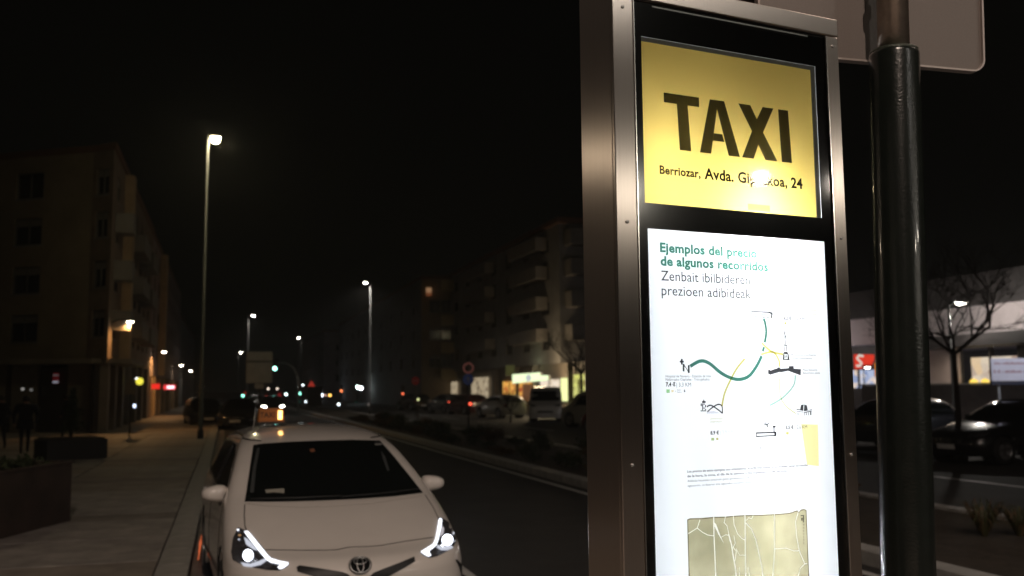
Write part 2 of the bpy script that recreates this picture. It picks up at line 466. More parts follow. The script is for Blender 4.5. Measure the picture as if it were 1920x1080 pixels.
def curve(pts, wpx, mt, name, y=PY):
    P = [Vector(PP(*p)) for p in pts]
    Q = []
    for i in range(len(P)-1):
        p0, p1, p2, p3 = P[max(i-1,0)], P[i], P[i+1], P[min(i+2,len(P)-1)]
        for k in range(6):
            t = k/6; Q.append(0.5*((2*p1)+(p2-p0)*t+(2*p0-5*p1+4*p2-p3)*t*t+(3*p1-p0-3*p2+p3)*t**3))
    Q.append(P[-1]); h = wpx/2*0.00160
    b = MB(); L = []
    for i, q in enumerate(Q):
        d = (Q[min(i+1,len(Q)-1)]-Q[max(i-1,0)]).normalized(); n = Vector((-d.y, d.x))
        L.append((q+n*h, q-n*h))
    for i in range(len(L)-1):
        (a, c), (d, e) = L[i], L[i+1]
        b.quad((a.x,y,a.y),(c.x,y,c.y),(e.x,y,e.y),(d.x,y,d.y))
    return b.build(name, mt, totem)
def crop3(X, Y): return (1220+X/3.6, 570+Y/3.6)
def cc(L): return [crop3(*p) for p in L]
curve(cc([(272,420),(340,385),(400,400),(480,465),(550,500),(610,508),(670,485),(720,420),(755,350)]), 5.2, G, 'route_line')
curve(cc([(762,320),(770,290)]), 4.4, G, 'route_line')
curve(cc([(775,260),(786,190),(778,130),(768,98)]), 4.4, G, 'route_line')
curve(cc([(486,690),(505,600),(550,500),(590,430),(640,370)]), 3.2, YI, 'route_line', PY-0.0002)
curve(cc([(755,262),(820,320),(900,340)]), 3.4, YI, 'route_line', PY-0.0002)
curve(cc([(750,340),(830,325),(870,380),(872,425)]), 3.2, YI, 'route_line', PY-0.0004)
curve(cc([(875,500),(880,620),(920,690),(985,740)]), 2.2, YP, 'route_line', PY-0.0002)
curve(cc([(982,480),(970,550),(900,630),(810,685)]), 3.0, GP, 'route_line')
def shape(polys, mt, name='pictogram', y=PY, f=crop3):
    b = MB()
    for p in polys: b.poly([(lambda q: (q[0], y, q[1]))(PP(*f(*q))) for q in p])
    return b.build(name, mt, totem)
def rc(x0, y0, x1, y1): return [(x0,y0),(x0,y1),(x1,y1),(x1,y0)]
# hospital mark: plus and N
shape([rc(201,383,229,395), rc(209,370,221,383), rc(209,395,221,409)], GD)
shape([rc(221,403,233,455), rc(256,412,268,466), [(221,403),(256,455),(268,466),(233,410)]], GD)
# bus
shape([[(683,47),(683,53),(800,60),(800,50)], [(676,62),(676,66),(812,76),(812,71)], [(800,50),(822,54),(830,64),(826,95),(816,95),(818,68),(800,60)], [(676,78),(690,79),(690,83),(676,82)],
       [(700,80),(728,82),(726,86),(704,85)], [(758,84),(812,88),(812,92),(758,90)], [(765,92),(772,92),(772,96),(765,96)], [(792,94),(800,94),(800,98),(792,98)]], GD)
# monument: figure on a tall column over a domed base
shape([[(909,180),(916,186),(913,206),(906,206)], [(909,206),(919,214),(914,240),(909,236)], [(912,240),(916,240),(917,272),(912,272)], [(905,272),(926,276),(926,284),(905,280)],
       [(908,284),(913,284),(913,318),(908,318)], [(919,285),(924,285),(926,318),(921,318)], [(906,322),(928,322),(936,340),(900,338)],
       [(900,340),(908,340),(908,370),(897,370)], [(930,340),(937,340),(942,372),(930,372)], [(896,370),(943,372),(943,379),(896,377)], [(911,346),(916,346),(916,364),(911,364)], [(921,344),(926,344),(926,362),(921,362)]], GD)
# congress hall
shape([[(798,444),(812,444),(812,466),(798,470)], [(812,450),(850,436),(880,434),(880,458),(812,478),(798,470),(812,462)], [(860,428),(880,428),(880,436),(860,436)],
       [(880,436),(930,434),(930,452),(880,462)], [(938,420),(970,418),(972,436),(938,436)], [(930,432),(1020,440),(1018,482),(930,450)]], GD)
# building with towers
shape([[(1020,682),(1038,678),(1036,716),(1014,712)], [(1042,678),(1060,684),(1066,718),(1040,716)], [(990,708),(1014,712),(1036,716),(1036,722),(990,714)], [(1040,716),(1066,718),(1094,710),(1094,716),(1040,724)],
       [(990,722),(1036,728),(1036,732),(990,726)], [(1040,730),(1092,720),(1092,726),(1040,736)], [(992,734),(996,734),(996,750),(992,750)], [(1004,736),(1008,736),(1008,752),(1004,752)],
       [(1044,736),(1048,736),(1048,754),(1044,754)], [(1056,734),(1060,734),(1060,752),(1056,752)], [(1068,732),(1072,732),(1072,752),(1068,752)], [(1082,728),(1090,728),(1090,750),(1082,750)]], GD)
# chequered tower and arch bridge
bb = []
rr = random.Random(5)
for i in range(5):
    for j in range(6):
        if rr.random() < 0.6: bb.append(rc(333+i*9.5, 672+j*9, 341+i*9.5, 680+j*9))
bb += [rc(352,655,376,668), rc(360,646,366,655)]
shape(bb, GD)
curve(cc([(388,728),(420,700),(460,678),(486,690),(490,738)]), 2.0, GD, 'pictogram')
curve(cc([(384,694),(410,684),(450,706),(490,738)]), 2.2, GD, 'pictogram')
shape([[(384,728),(430,722),(486,738),(384,740)]], film('pale_grey_ink', (0.78,0.78,0.84)), y=PY+0.0002)
# airport: terminal, tower and plane
shape([[(716,866),(854,862),(854,872),(716,876)], [(716,876),(722,876),(722,898),(716,898)], [(840,872),(854,872),(854,892),(840,892)], [(716,890),(854,884),(854,892),(716,899)], [(834,834),(842,834),(842,862),(834,862)], [(828,822),(850,822),(848,834),(830,834)]], GD)
shape([[(765,806),(790,810),(808,798),(810,802),(796,816),(798,832),(792,834),(786,818),(765,812)], [(772,790),(778,794),(790,812),(784,812)]], GD)
# prices
def t3(s, X0, X1, Y, cap, mt, bold=0.0):
    return ptext(s, crop3(X0, Y), crop3(X1, Y), cap, mt, bold)
t3('Hospital de Navarra - Estación de tren', 106, 412, 495, 0.0060, GR)
t3('Nafarroako Ospitalea - Tren geltokia', 106, 402, 517, 0.0060, GR)
t3('7,4 €', 108, 172, 556, 0.0098, F_t, 0.05); t3('| 3,3 KM', 180, 278, 557, 0.0092, GL)
shape([rc(111,576,134,600)], GA); shape([rc(145,580,160,596)], film('orange_square_ink', (0.9,0.75,0.45)))
t3('+', 169, 177, 594, 0.004, GR); t3('Bajada', 184, 208, 584, 0.0032, GR); t3('Bandera', 184, 213, 599, 0.0032, GR); t3('i', 229, 239, 594, 0.0062, GL)
t3('8,9 €', 409, 466, 882, 0.0090, GD, 0.04); t3('| 3,9 KM', 474, 566, 876, 0.0086, film('faint_ink', (0.7,0.7,0.7)))
shape([rc(414,904,434,922)], film('olive_square_ink', (0.5,0.62,0.28))); shape([rc(448,904,462,918)], YI)
t3('5,5 €', 917, 970, 845, 0.0090, GD, 0.04); t3('| 2,6 KM', 980, 1062, 842, 0.0086, GL)
shape([rc(920,864,938,882)], YI)
t3('6,2 €', 903, 955, 106, 0.0084, GD, 0.04); t3('| 3,2 KM', 962, 1044, 108, 0.0076, GL)
shape([rc(908,122,922,136)], YI); t3('Bajada', 964, 984, 126, 0.003, GR); t3('Bandera', 964, 990, 138, 0.003, GR)
t3('Monumento a los Fueros', 954, 1120, 350, 0.0052, GL); t3('Foruen monumentua', 956, 1096, 372, 0.0052, GL)
t3('Plaza Baluarte', 1033, 1130, 452, 0.0056, GL); t3('Baluarteko plaza', 1033, 1148, 472, 0.0056, GL)
t3('11 €', 709, 755, 986, 0.0082, GL); t3('Bandera', 770, 805, 1018, 0.003, MATS['faint_ink'])
t3('Ciudadela', 1020, 1125, 46, 0.005, YP); t3('Ziudadela', 1040, 1125, 72, 0.005, YP)
t3('Universidad', 406, 490, 780, 0.005, YP); t3('Unibertsitatea', 406, 486, 800, 0.005, YP)
(xa, za), (xb, zb2) = PP(1290,886.5), PP(1516,876)
text('lettering', 'Los precios de estos ejemplos son orientativos, la tarifa final puede variar. Pueden variar en función', xa, xb, za, 0.0056, PY, GR, totem, 0.02)
text('lettering', 'de la hora, la zona, el día de la semana y los suplementos de servicio', xa, xa+0.30, za-0.011, 0.0056, PY, GR, totem, 0.02)
text('lettering', 'Adibide hauetako prezioak gutxi gorabeherakoak dira', xa, xa+0.20, za-0.022, 0.0050, PY, GL, totem)
text('lettering', 'egunaren, orduaren eta eguneko zonaren arabera', xa, xa+0.20, za-0.033, 0.0050, PY, GL, totem)
# yellow tape stain
shape([[(1020,810),(1133,815),(1140,1095),(1060,1085)]], film('yellow_stain', (0.95,0.86,0.42)), 'tape_stain', PY-0.0006)
# old beige map sheet, cracked so that the light shows through
def c4(X, Y): return (1280+X/4.9077, 860+Y/4.9077)
def pz(X, Y): return PP(*c4(X, Y))
beige = bpy.data.materials.new('old_map_paper'); beige.use_nodes = True
n_ = beige.node_tree.nodes; L_ = beige.node_tree.links; n_.remove(n_['Principled BSDF'])
tr = n_.new('ShaderNodeBsdfTransparent'); tcx = n_.new('ShaderNodeTexCoord'); nz = n_.new('ShaderNodeTexNoise'); nz.inputs['Scale'].default_value = 9; nz.inputs['Detail'].default_value = 6
L_.new(tcx.outputs['Object'], nz.inputs['Vector']); rp_ = n_.new('ShaderNodeValToRGB')
rp_.color_ramp.elements[0].color = (0.44,0.405,0.245,1); rp_.color_ramp.elements[1].color = (0.62,0.56,0.36,1); rp_.color_ramp.elements[0].position = 0.35; rp_.color_ramp.elements[1].position = 0.65
L_.new(nz.outputs['Fac'], rp_.inputs['Fac']); L_.new(rp_.outputs[0], tr.inputs[0]); L_.new(tr.outputs[0], n_['Material Output'].inputs[0])
edge = [(48,562),(75,550),(180,548),(290,537),(400,534),(475,527),(580,520),(700,518),(850,511),(960,503),(1010,495),(1050,478),(1068,478),(1074,495),(1095,470),(1125,464),(1148,475)]
pl_ = [pz(*e) for e in edge]
zlow = 1.13
xL, xR = pz(48,562)[0], pz(1148,475)[0]
b = MB()
for i in range(len(pl_)-1):
    (a, c), (d, e) = pl_[i], pl_[i+1]
    b.quad((a,0.0032,zlow),(d,0.0032,zlow),(d,0.0032,e),(a,0.0032,c))
b.build('map_sheet', beige, totem)
# its darker, burnt edge
rim = MB(); rk = film('scorched_edge', (0.45,0.40,0.30))
for i in range(len(pl_)-1):
    (a, c), (d, e) = pl_[i], pl_[i+1]
    rim.quad((a,0.0030,c-0.0028),(d,0.0030,e-0.0028),(d,0.0030,e),(a,0.0030,c))
rim.quad((xL,0.0030,zlow),(xL+0.003,0.0030,zlow),(xL+0.003,0.0030,pl_[0][1]-0.002),(xL,0.0030,pl_[0][1]))
rim.quad((xR-0.003,0.0030,zlow),(xR,0.0030,zlow),(xR,0.0030,pl_[-1][1]),(xR-0.003,0.0030,pl_[-1][1]-0.002))
rim.build('map_edge', rk, totem)
# cracks: glowing strips laid over the map, put in for backlight showing through
M_slit = emit('crack_glow', (1.0, 1.0, 0.93), 1.0)
def crack(L, wpx, name='crack_strip'):
    P = [Vector(pz(*p)) for p in L]; h = wpx*0.00016
    b = MB()
    for i in range(len(P)-1):
        d = (P[i+1]-P[i]).normalized(); n = Vector((-d.y, d.x))*h; e = d*h*0.5
        A, B, C, D = P[i]+n-e, P[i]-n-e, P[i+1]-n+e, P[i+1]+n+e
        b.quad((A.x,0.0026,A.y),(B.x,0.0026,B.y),(C.x,0.0026,C.y),(D.x,0.0026,D.y))
    return b.build(name, M_slit, totem)
crack([(292,537),(294,700),(303,900),(312,1120)], 9)
crack([(580,520),(582,760),(584,950),(588,1120)], 9)
crack([(850,511),(850,700),(852,860),(842,1000),(832,1120)], 8)
crack([(60,690),(140,640),(165,565)], 5); crack([(140,640),(190,680),(240,705),(292,712)], 5)
crack([(472,527),(480,610),(510,690),(550,735),(578,750)], 6)
crack([(590,595),(640,650),(680,750),(705,860),(735,1000),(748,1120)], 8)
crack([(430,700),(455,790),(470,890),(490,1000),(503,1120)], 10)
crack([(400,534),(388,590),(415,620),(430,690),(440,760)], 5); crack([(360,725),(400,702),(428,705)], 4)
crack([(478,710),(490,780),(470,820),(500,850),(490,930),(480,960)], 5); crack([(500,830),(530,890),(580,890)], 4)
crack([(655,525),(640,555),(615,545),(590,570)], 5)
crack([(1068,500),(1045,580),(1055,720),(1080,850),(1130,970),(1150,968)], 7)
crack([(852,832),(960,825),(1030,850),(1080,848)], 6); crack([(1130,970),(1090,1010),(1065,1100)], 6)
crack([(528,1000),(528,1120)], 4); crack([(608,1000),(618,1060),(624,1120)], 5)
b = MB(); p_ = [pz(*q) for q in [(296,585),(315,605),(350,700),(386,784),(335,700),(300,625)]]
b.poly([(q[0],0.0026,q[1]) for q in p_]); b.build('tear', M_slit, totem)
# small printed mark and column of letters at the right edge
b = MB()
for q in [rc(1092,521,1122,529), rc(1113,529,1122,588), rc(1098,545,1110,572)]:
    p_ = [pz(*k) for k in q]; b.poly([(r_[0],0.0026,r_[1]) for r_ in p_])
for k in range(7):
    p_ = [pz(*r_) for r_ in rc(1116, 606+k*28, 1125, 614+k*28)]; b.poly([(r_[0],0.0026,r_[1]) for r_ in p_])
b.build('map_mark', film('dark_ink', (0.06,0.05,0.04)), totem)
# clear front glass
def glass_mat(name, tint=(0.97,0.98,0.97), rough=0.02):
    M = bpy.data.materials.new(name); M.use_nodes = True
    n = M.node_tree.nodes; L = M.node_tree.links; n.remove(n['Principled BSDF'])
    t = n.new('ShaderNodeBsdfTransparent'); t.inputs[0].default_value = (*tint, 1)
    gl = n.new('ShaderNodeBsdfGlossy'); gl.inputs['Roughness'].default_value = rough
    fr = n.new('ShaderNodeFresnel'); fr.inputs[0].default_value = 1.5
    mx = n.new('ShaderNodeMixShader')
    L.new(fr.outputs[0], mx.inputs[0]); L.new(t.outputs[0], mx.inputs[1]); L.new(gl.outputs[0], mx.inputs[2]); L.new(mx.outputs[0], n['Material Output'].inputs[0])
    return M
M_glass = glass_mat('clear_glass', rough=0.05)
MB().quad((xi+0.004, -0.0055, TZ0+0.005), (xj-0.004, -0.0055, TZ0+0.005), (xj-0.004, -0.0055, zti-0.004), (xi+0.004, -0.0055, zti-0.004)).build('front_glass', M_glass, totem)

# ================================================================== SIGN POST
post_b = gnd(1706, 1150, 0.114); 
pb = at(1703, 1080, 2.9); ptp = at(1676, 100, 2.9)
dirp = (ptp-pb).normalized(); base = pb + dirp*((0.114-pb.z)/dirp.z)
sign_post = empty('sign_post', base, 0, 'dark green painted post with bare steel upper tube right of the totem', 'sign post')
M_green = mat('dark_green_paint', (0.010, 0.013, 0.011), 0.22, coat=0.35, noise=0.3, nscale=20, bump=0.12, bscale=140)
M_tube = mat('weathered_steel_tube', (0.42, 0.36, 0.31), 0.34, 0.9, noise=0.35, nscale=14, bump=0.1, bscale=80)
h = (ptp-base).length
def al(t): return (dirp*t)
MB().tube([al(0), al(0.02), al(h-0.012), al(h-0.004), al(h)], [0.080,0.0795,0.0755,0.0745,0.070], 40).build('sleeve', M_green, sign_post, smooth=True)
o = [x for x in COL.objects if x.parent == sign_post][0]
MB().tube([al(h-0.05), al(h+1.3)], 0.0475, 32).build('upper_tube', M_tube, sign_post, smooth=True)
MB().tube([al(h-0.006), al(h+0.006)], 0.0725, 40).build('collar', mat('worn_collar', (0.05,0.06,0.045), 0.4, 0.2, noise=0.6, nscale=60, bump=0.4, bscale=120), sign_post, smooth=True)
for k, hh in enumerate((0.20, 0.75)):
    MB().tube([al(h+hh), al(h+hh+0.035)], 0.054, 24).build('clamp', mat('clamp_steel', (0.10,0.09,0.085), 0.5, 0.8), sign_post, smooth=True)
# the road sign on it, seen from behind: rounded aluminium tray with a raised rim
q0 = at(1742, 133, 3.02); q1 = at(1850, 100, 3.0)
A = at(1722, 122, 3.02); B_ = at(1832, 134, 3.22)
sx = (B_-A); sx.z = 0; ang = math.atan2(sx.y, sx.x)
sign = empty('road_sign', at(1830, 134, 3.05), 0, 'large grey road sign seen from behind on the post, rounded corner', 'road sign')
ang = math.radians(9.5)
sign.rotation_euler = (0, math.radians(2.1), ang)
M_alu = mat('sign_aluminium', (0.185, 0.16, 0.145), 0.5, 0.35, noise=0.10, nscale=160, bump=0.05, bscale=300)
M_alu2 = mat('sign_rim', (0.46, 0.40, 0.37), 0.42, 0.5)
def rrect(w_, h_, r, n=8):
    P = []
    for (cx, cy, a0) in [(w_-r, h_-r, 0), (r, h_-r, PI/2), (r, r, PI), (w_-r, r, 3*PI/2)]:
        for k in range(n+1): P.append((cx+r*math.cos(a0+k*PI/2/n), cy+r*math.sin(a0+k*PI/2/n)))
    return P
W_, H_, R_ = 0.80, 0.62, 0.045
outer = [(x-W_+0.035, z) for x, z in rrect(W_, H_, R_)]
inner = [(x-W_+0.035+0.006, z+0.006) for x, z in rrect(W_-0.012, H_-0.012, R_-0.006)]
b = MB(); n = len(outer)
b.v += [(x, 0, z) for x, z in outer] + [(x, 0.0, z) for x, z in inner] + [(x, 0.012, z) for x, z in inner] + [(x, 0.028, z) for x, z in outer]
for j in range(n):
    k = (j+1) % n
    b.f += [(j,k,n+k,n+j), (n+j,n+k,2*n+k,2*n+j), (k,j,3*n+j,3*n+k)]
b.build('rim', M_alu2, sign)
MB().prism([(x, z) for x, z in inner], 0.012, 0.027).build('sheet', M_alu, sign)
MB().box(-0.62, -0.02, -0.0, 0.011, 0.30, 0.345).build('rail', M_alu2, sign)
# a second tray beside it, darker and browner
sign2 = empty('road_sign', at(1632, 118, 3.16), 0, 'brown-grey back of a second road sign between totem top and post', 'road sign')
sign2.rotation_euler = (0, math.radians(1.0), math.radians(6))
M_alu3 = mat('sign_back_brown', (0.14, 0.11, 0.10), 0.55, 0.3, noise=0.1, nscale=40)
outer2 = [(x-0.56, z) for x, z in rrect(0.56, 0.62, 0.03)]
MB().prism(outer2, -0.012, 0.006).build('sheet', M_alu3, sign2, bevel=0.002)
MB().box(-0.10, 0.08, -0.05, -0.013, 0.17, 0.24).build('bracket', mat('bracket', (0.05,0.045,0.04), 0.5, 0.5), sign2)
#@CAR
# ================================================================== CARS
def pchip(xs, ys):
    n = len(xs); hh = [xs[i+1]-xs[i] for i in range(n-1)]; dl = [(ys[i+1]-ys[i])/hh[i] for i in range(n-1)]
    d = [0.0]*n; d[0] = dl[0]; d[-1] = dl[-1]
    for i in range(1, n-1):
        if dl[i-1]*dl[i] > 0:
            w1, w2 = 2*hh[i]+hh[i-1], hh[i]+2*hh[i-1]; d[i] = (w1+w2)/(w1/dl[i-1]+w2/dl[i])
    def f(x):
        i = 0
        while i < n-2 and x > xs[i+1]: i += 1
        t = (x-xs[i])/hh[i]; t = min(max(t, 0), 1)
        return ((1+2*t)*(1-t)**2*ys[i] + t*(1-t)**2*hh[i]*d[i] + t*t*(3-2*t)*ys[i+1] + t*t*(t-1)*hh[i]*d[i+1])
    return f
def car_shell(rows, nz, nq):
    """rows: z, front y, front taper length, front exponent, half width, rear y, rear taper, rear exponent -> stacked outlines"""
    zs = [r[0] for r in rows]
    F = [pchip(zs, [r[k] for r in rows]) for k in range(1, 8)]
    zz = []
    for i in range(len(zs)-1):
        for k in range(nz): zz.append(zs[i] + (zs[i+1]-zs[i])*k/nz)
    zz.append(zs[-1])
    V, Fc = [], []
    for z in zz:
        yf, lf, nf, W, yr, lr, nr = [f(z) for f in F]
        ring = []
        for k in range(nq+1):          # front-right quarter from nose centre to the side
            t = (k/nq)*PI/2
            cx, cy = math.sin(t)**(2/nf) if t > 0 else 0.0, math.cos(t)**(2/nf) if k < nq else 0.0
            ring.append((W*cx, yf + lf*(1-cy)))
        side = 26
        y0, y1 = yf+lf, yr-lr
        for k in range(1, side): ring.append((W, y0+(y1-y0)*k/side))
        for k in range(nq+1):
            t = (1-k/nq)*PI/2
            cx, cy = (math.sin(t)**(2/nr) if k < nq else 0.0), (math.cos(t)**(2/nr) if k > 0 else 0.0)
            ring.append((W*cx, yr - lr*(1-cy)))
        full = ring + [(-x, y) for x, y in reversed(ring[1:-1])]
        V.append([(x, y, z) for x, y in full])
    n = len(V[0]); vs = [p for r in V for p in r]; fs = []
    for i in range(len(V)-1):
        for j in range(n): fs.append((i*n+j, i*n+(j+1) % n, (i+1)*n+(j+1) % n, (i+1)*n+j))
    # top cap as strips across the car
    i0 = (len(V)-1)*n
    for j in range(n//2): 
        a, b2, c, d = i0+j, i0+j+1, i0+(n-j-1) % n, i0+(n-j) % n
        if j == 0: fs.append((i0, i0+1, i0+n-1))
        elif j == n//2-1: fs.append((a, b2, c))
        else: fs.append((a, b2, c, d))
    return vs, fs
def body_mesh(name, vs, fs, wheels, mt, ra):
    keep = []
    for f in fs:
        c = [sum(vs[i][k] for i in f)/len(f) for k in range(3)]
        if any(abs(c[0]) > 0.6 and (c[1]-wy)**2+(c[2]-wz)**2 < ra*ra for wy, wz in wheels): continue
        keep.append(f)
    me = bpy.data.meshes.new(name); me.from_pydata(vs, [], keep); me.update(); me.materials.append(mt)
    for p in me.polygons: p.use_smooth = True
    return me
def obj(name, me, parent):
    o = bpy.data.objects.new(name, me); COL.objects.link(o); o.parent = parent; return o
M_tyre = mat('tyre', (0.018,0.018,0.018), 0.75, bump=0.3, bscale=60)
M_rim = mat('alloy_rim', (0.4,0.4,0.41), 0.3, 0.9)
M_hole = mat('wheel_arch_dark', (0.006,0.006,0.006), 0.9)
def wheel_meshes(r, w_):
    t = MB(); n = 28
    prof = [(r*0.66,-w_/2),(r*0.9,-w_/2),(r,-w_*0.36),(r,w_*0.36),(r*0.9,w_/2),(r*0.66,w_/2)]
    i0 = 0
    for (q, x) in prof:
        for j in range(n): a = 2*PI*j/n; t.v.append((x, q*math.cos(a), q*math.sin(a)))
    for k in range(len(prof)-1):
        for j in range(n): t.f.append((k*n+j, k*n+(j+1)%n, (k+1)*n+(j+1)%n, (k+1)*n+j))
    rm = MB()
    for (q, x) in [(r*0.66, w_*0.5), (r*0.60, w_*0.42), (r*0.58, w_*0.1), (0.02, w_*0.1)]:
        for j in range(n): a = 2*PI*j/n; rm.v.append((x, q*math.cos(a), q*math.sin(a)))
    for k in range(3):
        for j in range(n): rm.f.append((k*n+j, k*n+(j+1)%n, (k+1)*n+(j+1)%n, (k+1)*n+j))
    for s_ in range(5):
        a = 2*PI*s_/5; ca, sa = math.cos(a), math.sin(a)
        P = []
        for (u_, v_) in [(-0.035, 0.03), (0.035, 0.03), (0.022, r*0.62), (-0.022, r*0.62)]:
            P.append((u_*ca - v_*sa, u_*sa + v_*ca))
        i = len(rm.v); rm.v += [(w_*0.40, p[0], p[1]) for p in P] + [(w_*0.15, p[0], p[1]) for p in P]
        rm.f += [(i,i+1,i+2,i+3),(i+4,i+5,i+1,i),(i+5,i+6,i+2,i+1),(i+6,i+7,i+3,i+2),(i+7,i+4,i,i+3)]
    return t.mesh('tyre', M_tyre, True), rm.mesh('rim', M_rim)
def add_wheels(root, ys, x, r, w_=0.2):
    tm, rm = wheel_meshes(r, w_)
    for y in ys:
        for s in (-1, 1):
            wo = bpy.data.objects.new('wheel', tm); COL.objects.link(wo); wo.parent = root
            wo.location = (s*x, y, r); wo.rotation_euler = (0, 0, 0 if s > 0 else PI)
            q = bpy.data.objects.new('rim', rm); COL.objects.link(q); q.parent = wo
    # wheelhouse: open shells, one behind each wheel, and a lip round each arch
    def make(mt):
        for y in ys:
            for s in (-1, 1):
                hb2 = MB(); n = 24
                for xx in (s*(x-0.28), s*(x+0.06)):
                    for j in range(n): a = 2*PI*j/n; hb2.v.append((xx, y+(r+0.06)*math.cos(a), r+0.02+(r+0.06)*math.sin(a)))
                for j in range(n): hb2.f.append((j, (j+1)%n, n+(j+1)%n, n+j))
                hb2.f.append(tuple(range(n)))
                hb2.build('wheelhouse', M_hole, root, True)
                pts = [(s*(x+0.075), y+(r+0.065)*math.cos(a), r+0.02+(r+0.065)*math.sin(a)) for a in [PI*(-0.12+1.24*k/20) for k in range(21)]]
                MB().tube(pts, 0.014, 6).build('arch_lip', mt, root, True)
    return make

class Skin:
    """lays pieces on a car body by projecting them onto it"""
    def __init__(s, me, root_loc, rz):
        s.bvh = BVHTree.FromPolygons([tuple(v.co) for v in me.vertices], [tuple(p.vertices) for p in me.polygons])
        s.inv = Matrix.Translation(root_loc) @ Matrix.Rotation(rz, 4, 'Z'); s.inv = s.inv.inverted()
        s.c = s.inv @ CAMP
    def hit(s, o, d, off):
        h = s.bvh.ray_cast(o, d)
        if h[0] is None: return None
        n = h[1] if h[1].dot(d) < 0 else -h[1]
        return h[0] + n*off
    def px(s, p, off):
        d = (s.inv.to_3x3() @ ray(*p)).normalized(); return s.hit(s.c, d, off)
    def side(s, p, sg, off):     # p = (y,z)
        return s.hit(Vector((3*sg, p[0], p[1])), Vector((-sg, 0, 0)), off)
    def fr(s, p, off):           # p = (x,z) from the front
        return s.hit(Vector((p[0], -3, p[1])), Vector((0, 1, 0)), off)
    def rear(s, p, off):
        return s.hit(Vector((p[0], 9, p[1])), Vector((0, -1, 0)), off)
    def patch(s, poly, fn, off, step, name, mt, parent, smooth=True):
        """fine-grained copy of the 2D polygon laid on the body"""
        bm = bmesh.new(); vs = [bm.verts.new((p[0], p[1], 0)) for p in poly]
        bm.faces.new(vs)
        xs = [p[0] for p in poly]; ys = [p[1] for p in poly]
        for ax, a0, a1 in ((0, min(xs), max(xs)), (1, min(ys), max(ys))):
            k = a0 + step
            while k < a1:
                co = (k, 0, 0) if ax == 0 else (0, k, 0); no = (1, 0, 0) if ax == 0 else (0, 1, 0)
                bmesh.ops.bisect_plane(bm, geom=bm.verts[:]+bm.edges[:]+bm.faces[:], plane_co=co, plane_no=no); k += step
        dead = []
        for v in bm.verts:
            q = fn((v.co.x, v.co.y), off)
            if q is None: dead.append(v)
            else: v.co = q
        bmesh.ops.delete(bm, geom=dead, context='VERTS')
        bmesh.ops.recalc_face_normals(bm, faces=bm.faces[:])
        me = bpy.data.meshes.new(name); bm.to_mesh(me); bm.free(); me.materials.append(mt)
        if smooth:
            for p in me.polygons: p.use_smooth = True
        return obj(name, me, parent)
    def seam(s, pts, fn, rad, name, mt, parent, sub=6, off=0.0):
        P = []
        for i in range(len(pts)-1):
            for k in range(sub):
                t = k/sub; P.append((pts[i][0]*(1-t)+pts[i+1][0]*t, pts[i][1]*(1-t)+pts[i+1][1]*t))
        P.append(pts[-1]); Q = [fn(p, off) for p in P]; Q = [q for q in Q if q is not None]
        if len(Q) > 1: return MB().tube(Q, rad, 6).build(name, mt, parent, smooth=True)

# ---- the white taxi
M_white = mat('white_car_paint', (0.82, 0.77, 0.72), 0.22, coat=1.0, noise=0.05, nscale=2.5)
M_wind = mat('dark_windscreen', (0.005, 0.006, 0.005), 0.05, spec=0.22)
M_seam = mat('panel_gap', (0.03, 0.026, 0.022), 0.8)
M_chrome = mat('chrome', (0.75,0.75,0.76), 0.22, 1.0)
M_gloss = mat('gloss_black', (0.01,0.01,0.01), 0.12, coat=0.5)
taxi_loc, taxi_rz = Vector((-1.037, 6.681, 0)), math.radians(20.47)
taxi = empty('taxi_car', taxi_loc, taxi_rz, 'white taxi hatchback with lit headlights parked at the kerb beside the totem', 'car')
rows = [  # z, yf, Lf, nf, W, yr, Lr, nr
 (0.17, 0.12, 0.60, 2.3, 0.835, 4.52, 0.4, 2.6),
 (0.30, 0.03, 0.64, 2.3, 0.872, 4.62, 0.4, 2.6),
 (0.45, 0.00, 0.68, 2.3, 0.885, 4.64, 0.4, 2.6),
 (0.58, 0.00, 0.72, 2.3, 0.8875, 4.62, 0.4, 2.6),
 (0.64, 0.02, 0.74, 2.3, 0.8870, 4.60, 0.4, 2.6),
 (0.69, 0.09, 0.72, 2.3, 0.8850, 4.58, 0.4, 2.6),
 (0.74, 0.26, 0.62, 2.35, 0.8820, 4.57, 0.4, 2.6),
 (0.80, 0.42, 0.55, 2.5, 0.8780, 4.55, 0.4, 2.6),
 (0.86, 0.58, 0.50, 2.6, 0.8700, 4.53, 0.4, 2.6),
 (0.92, 0.74, 0.46, 2.6, 0.8600, 4.51, 0.4, 2.6),
 (0.98, 0.92, 0.40, 2.6, 0.8450, 4.48, 0.4, 2.6),
 (1.02, 1.05, 0.34, 2.6, 0.8300, 4.45, 0.42, 2.6),
 (1.10, 1.24, 0.28, 2.7, 0.7980, 4.40, 0.45, 2.4),
 (1.20, 1.46, 0.26, 2.8, 0.7580, 4.32, 0.45, 2.4),
 (1.30, 1.70, 0.26, 2.9, 0.7150, 4.22, 0.45, 2.4),
 (1.37, 1.88, 0.30, 3.0, 0.6800, 4.12, 0.45, 2.4),
 (1.42, 2.04, 0.34, 2.8, 0.6450, 4.02, 0.5, 2.4),
 (1.46, 2.20, 0.38, 2.6, 0.6000, 3.90, 0.5, 2.4),
 (1.49, 2.36, 0.40, 2.4, 0.5300, 3.75, 0.5, 2.4),
 (1.515, 2.55, 0.36, 2.2, 0.4300, 3.55, 0.45, 2.3),
 (1.530, 2.72, 0.25, 2.0, 0.3000, 3.25, 0.25, 2.2),
]
vs, fs = car_shell(rows, 5, 30)
tb = body_mesh('body', vs, fs, [(0.93, 0.34), (3.71, 0.34)], M_white, 0.375)
full = bpy.data.meshes.new('tmp'); full.from_pydata(vs, [], fs); full.update()
obj('body', tb, taxi)
sk = Skin(full, taxi_loc, taxi_rz)
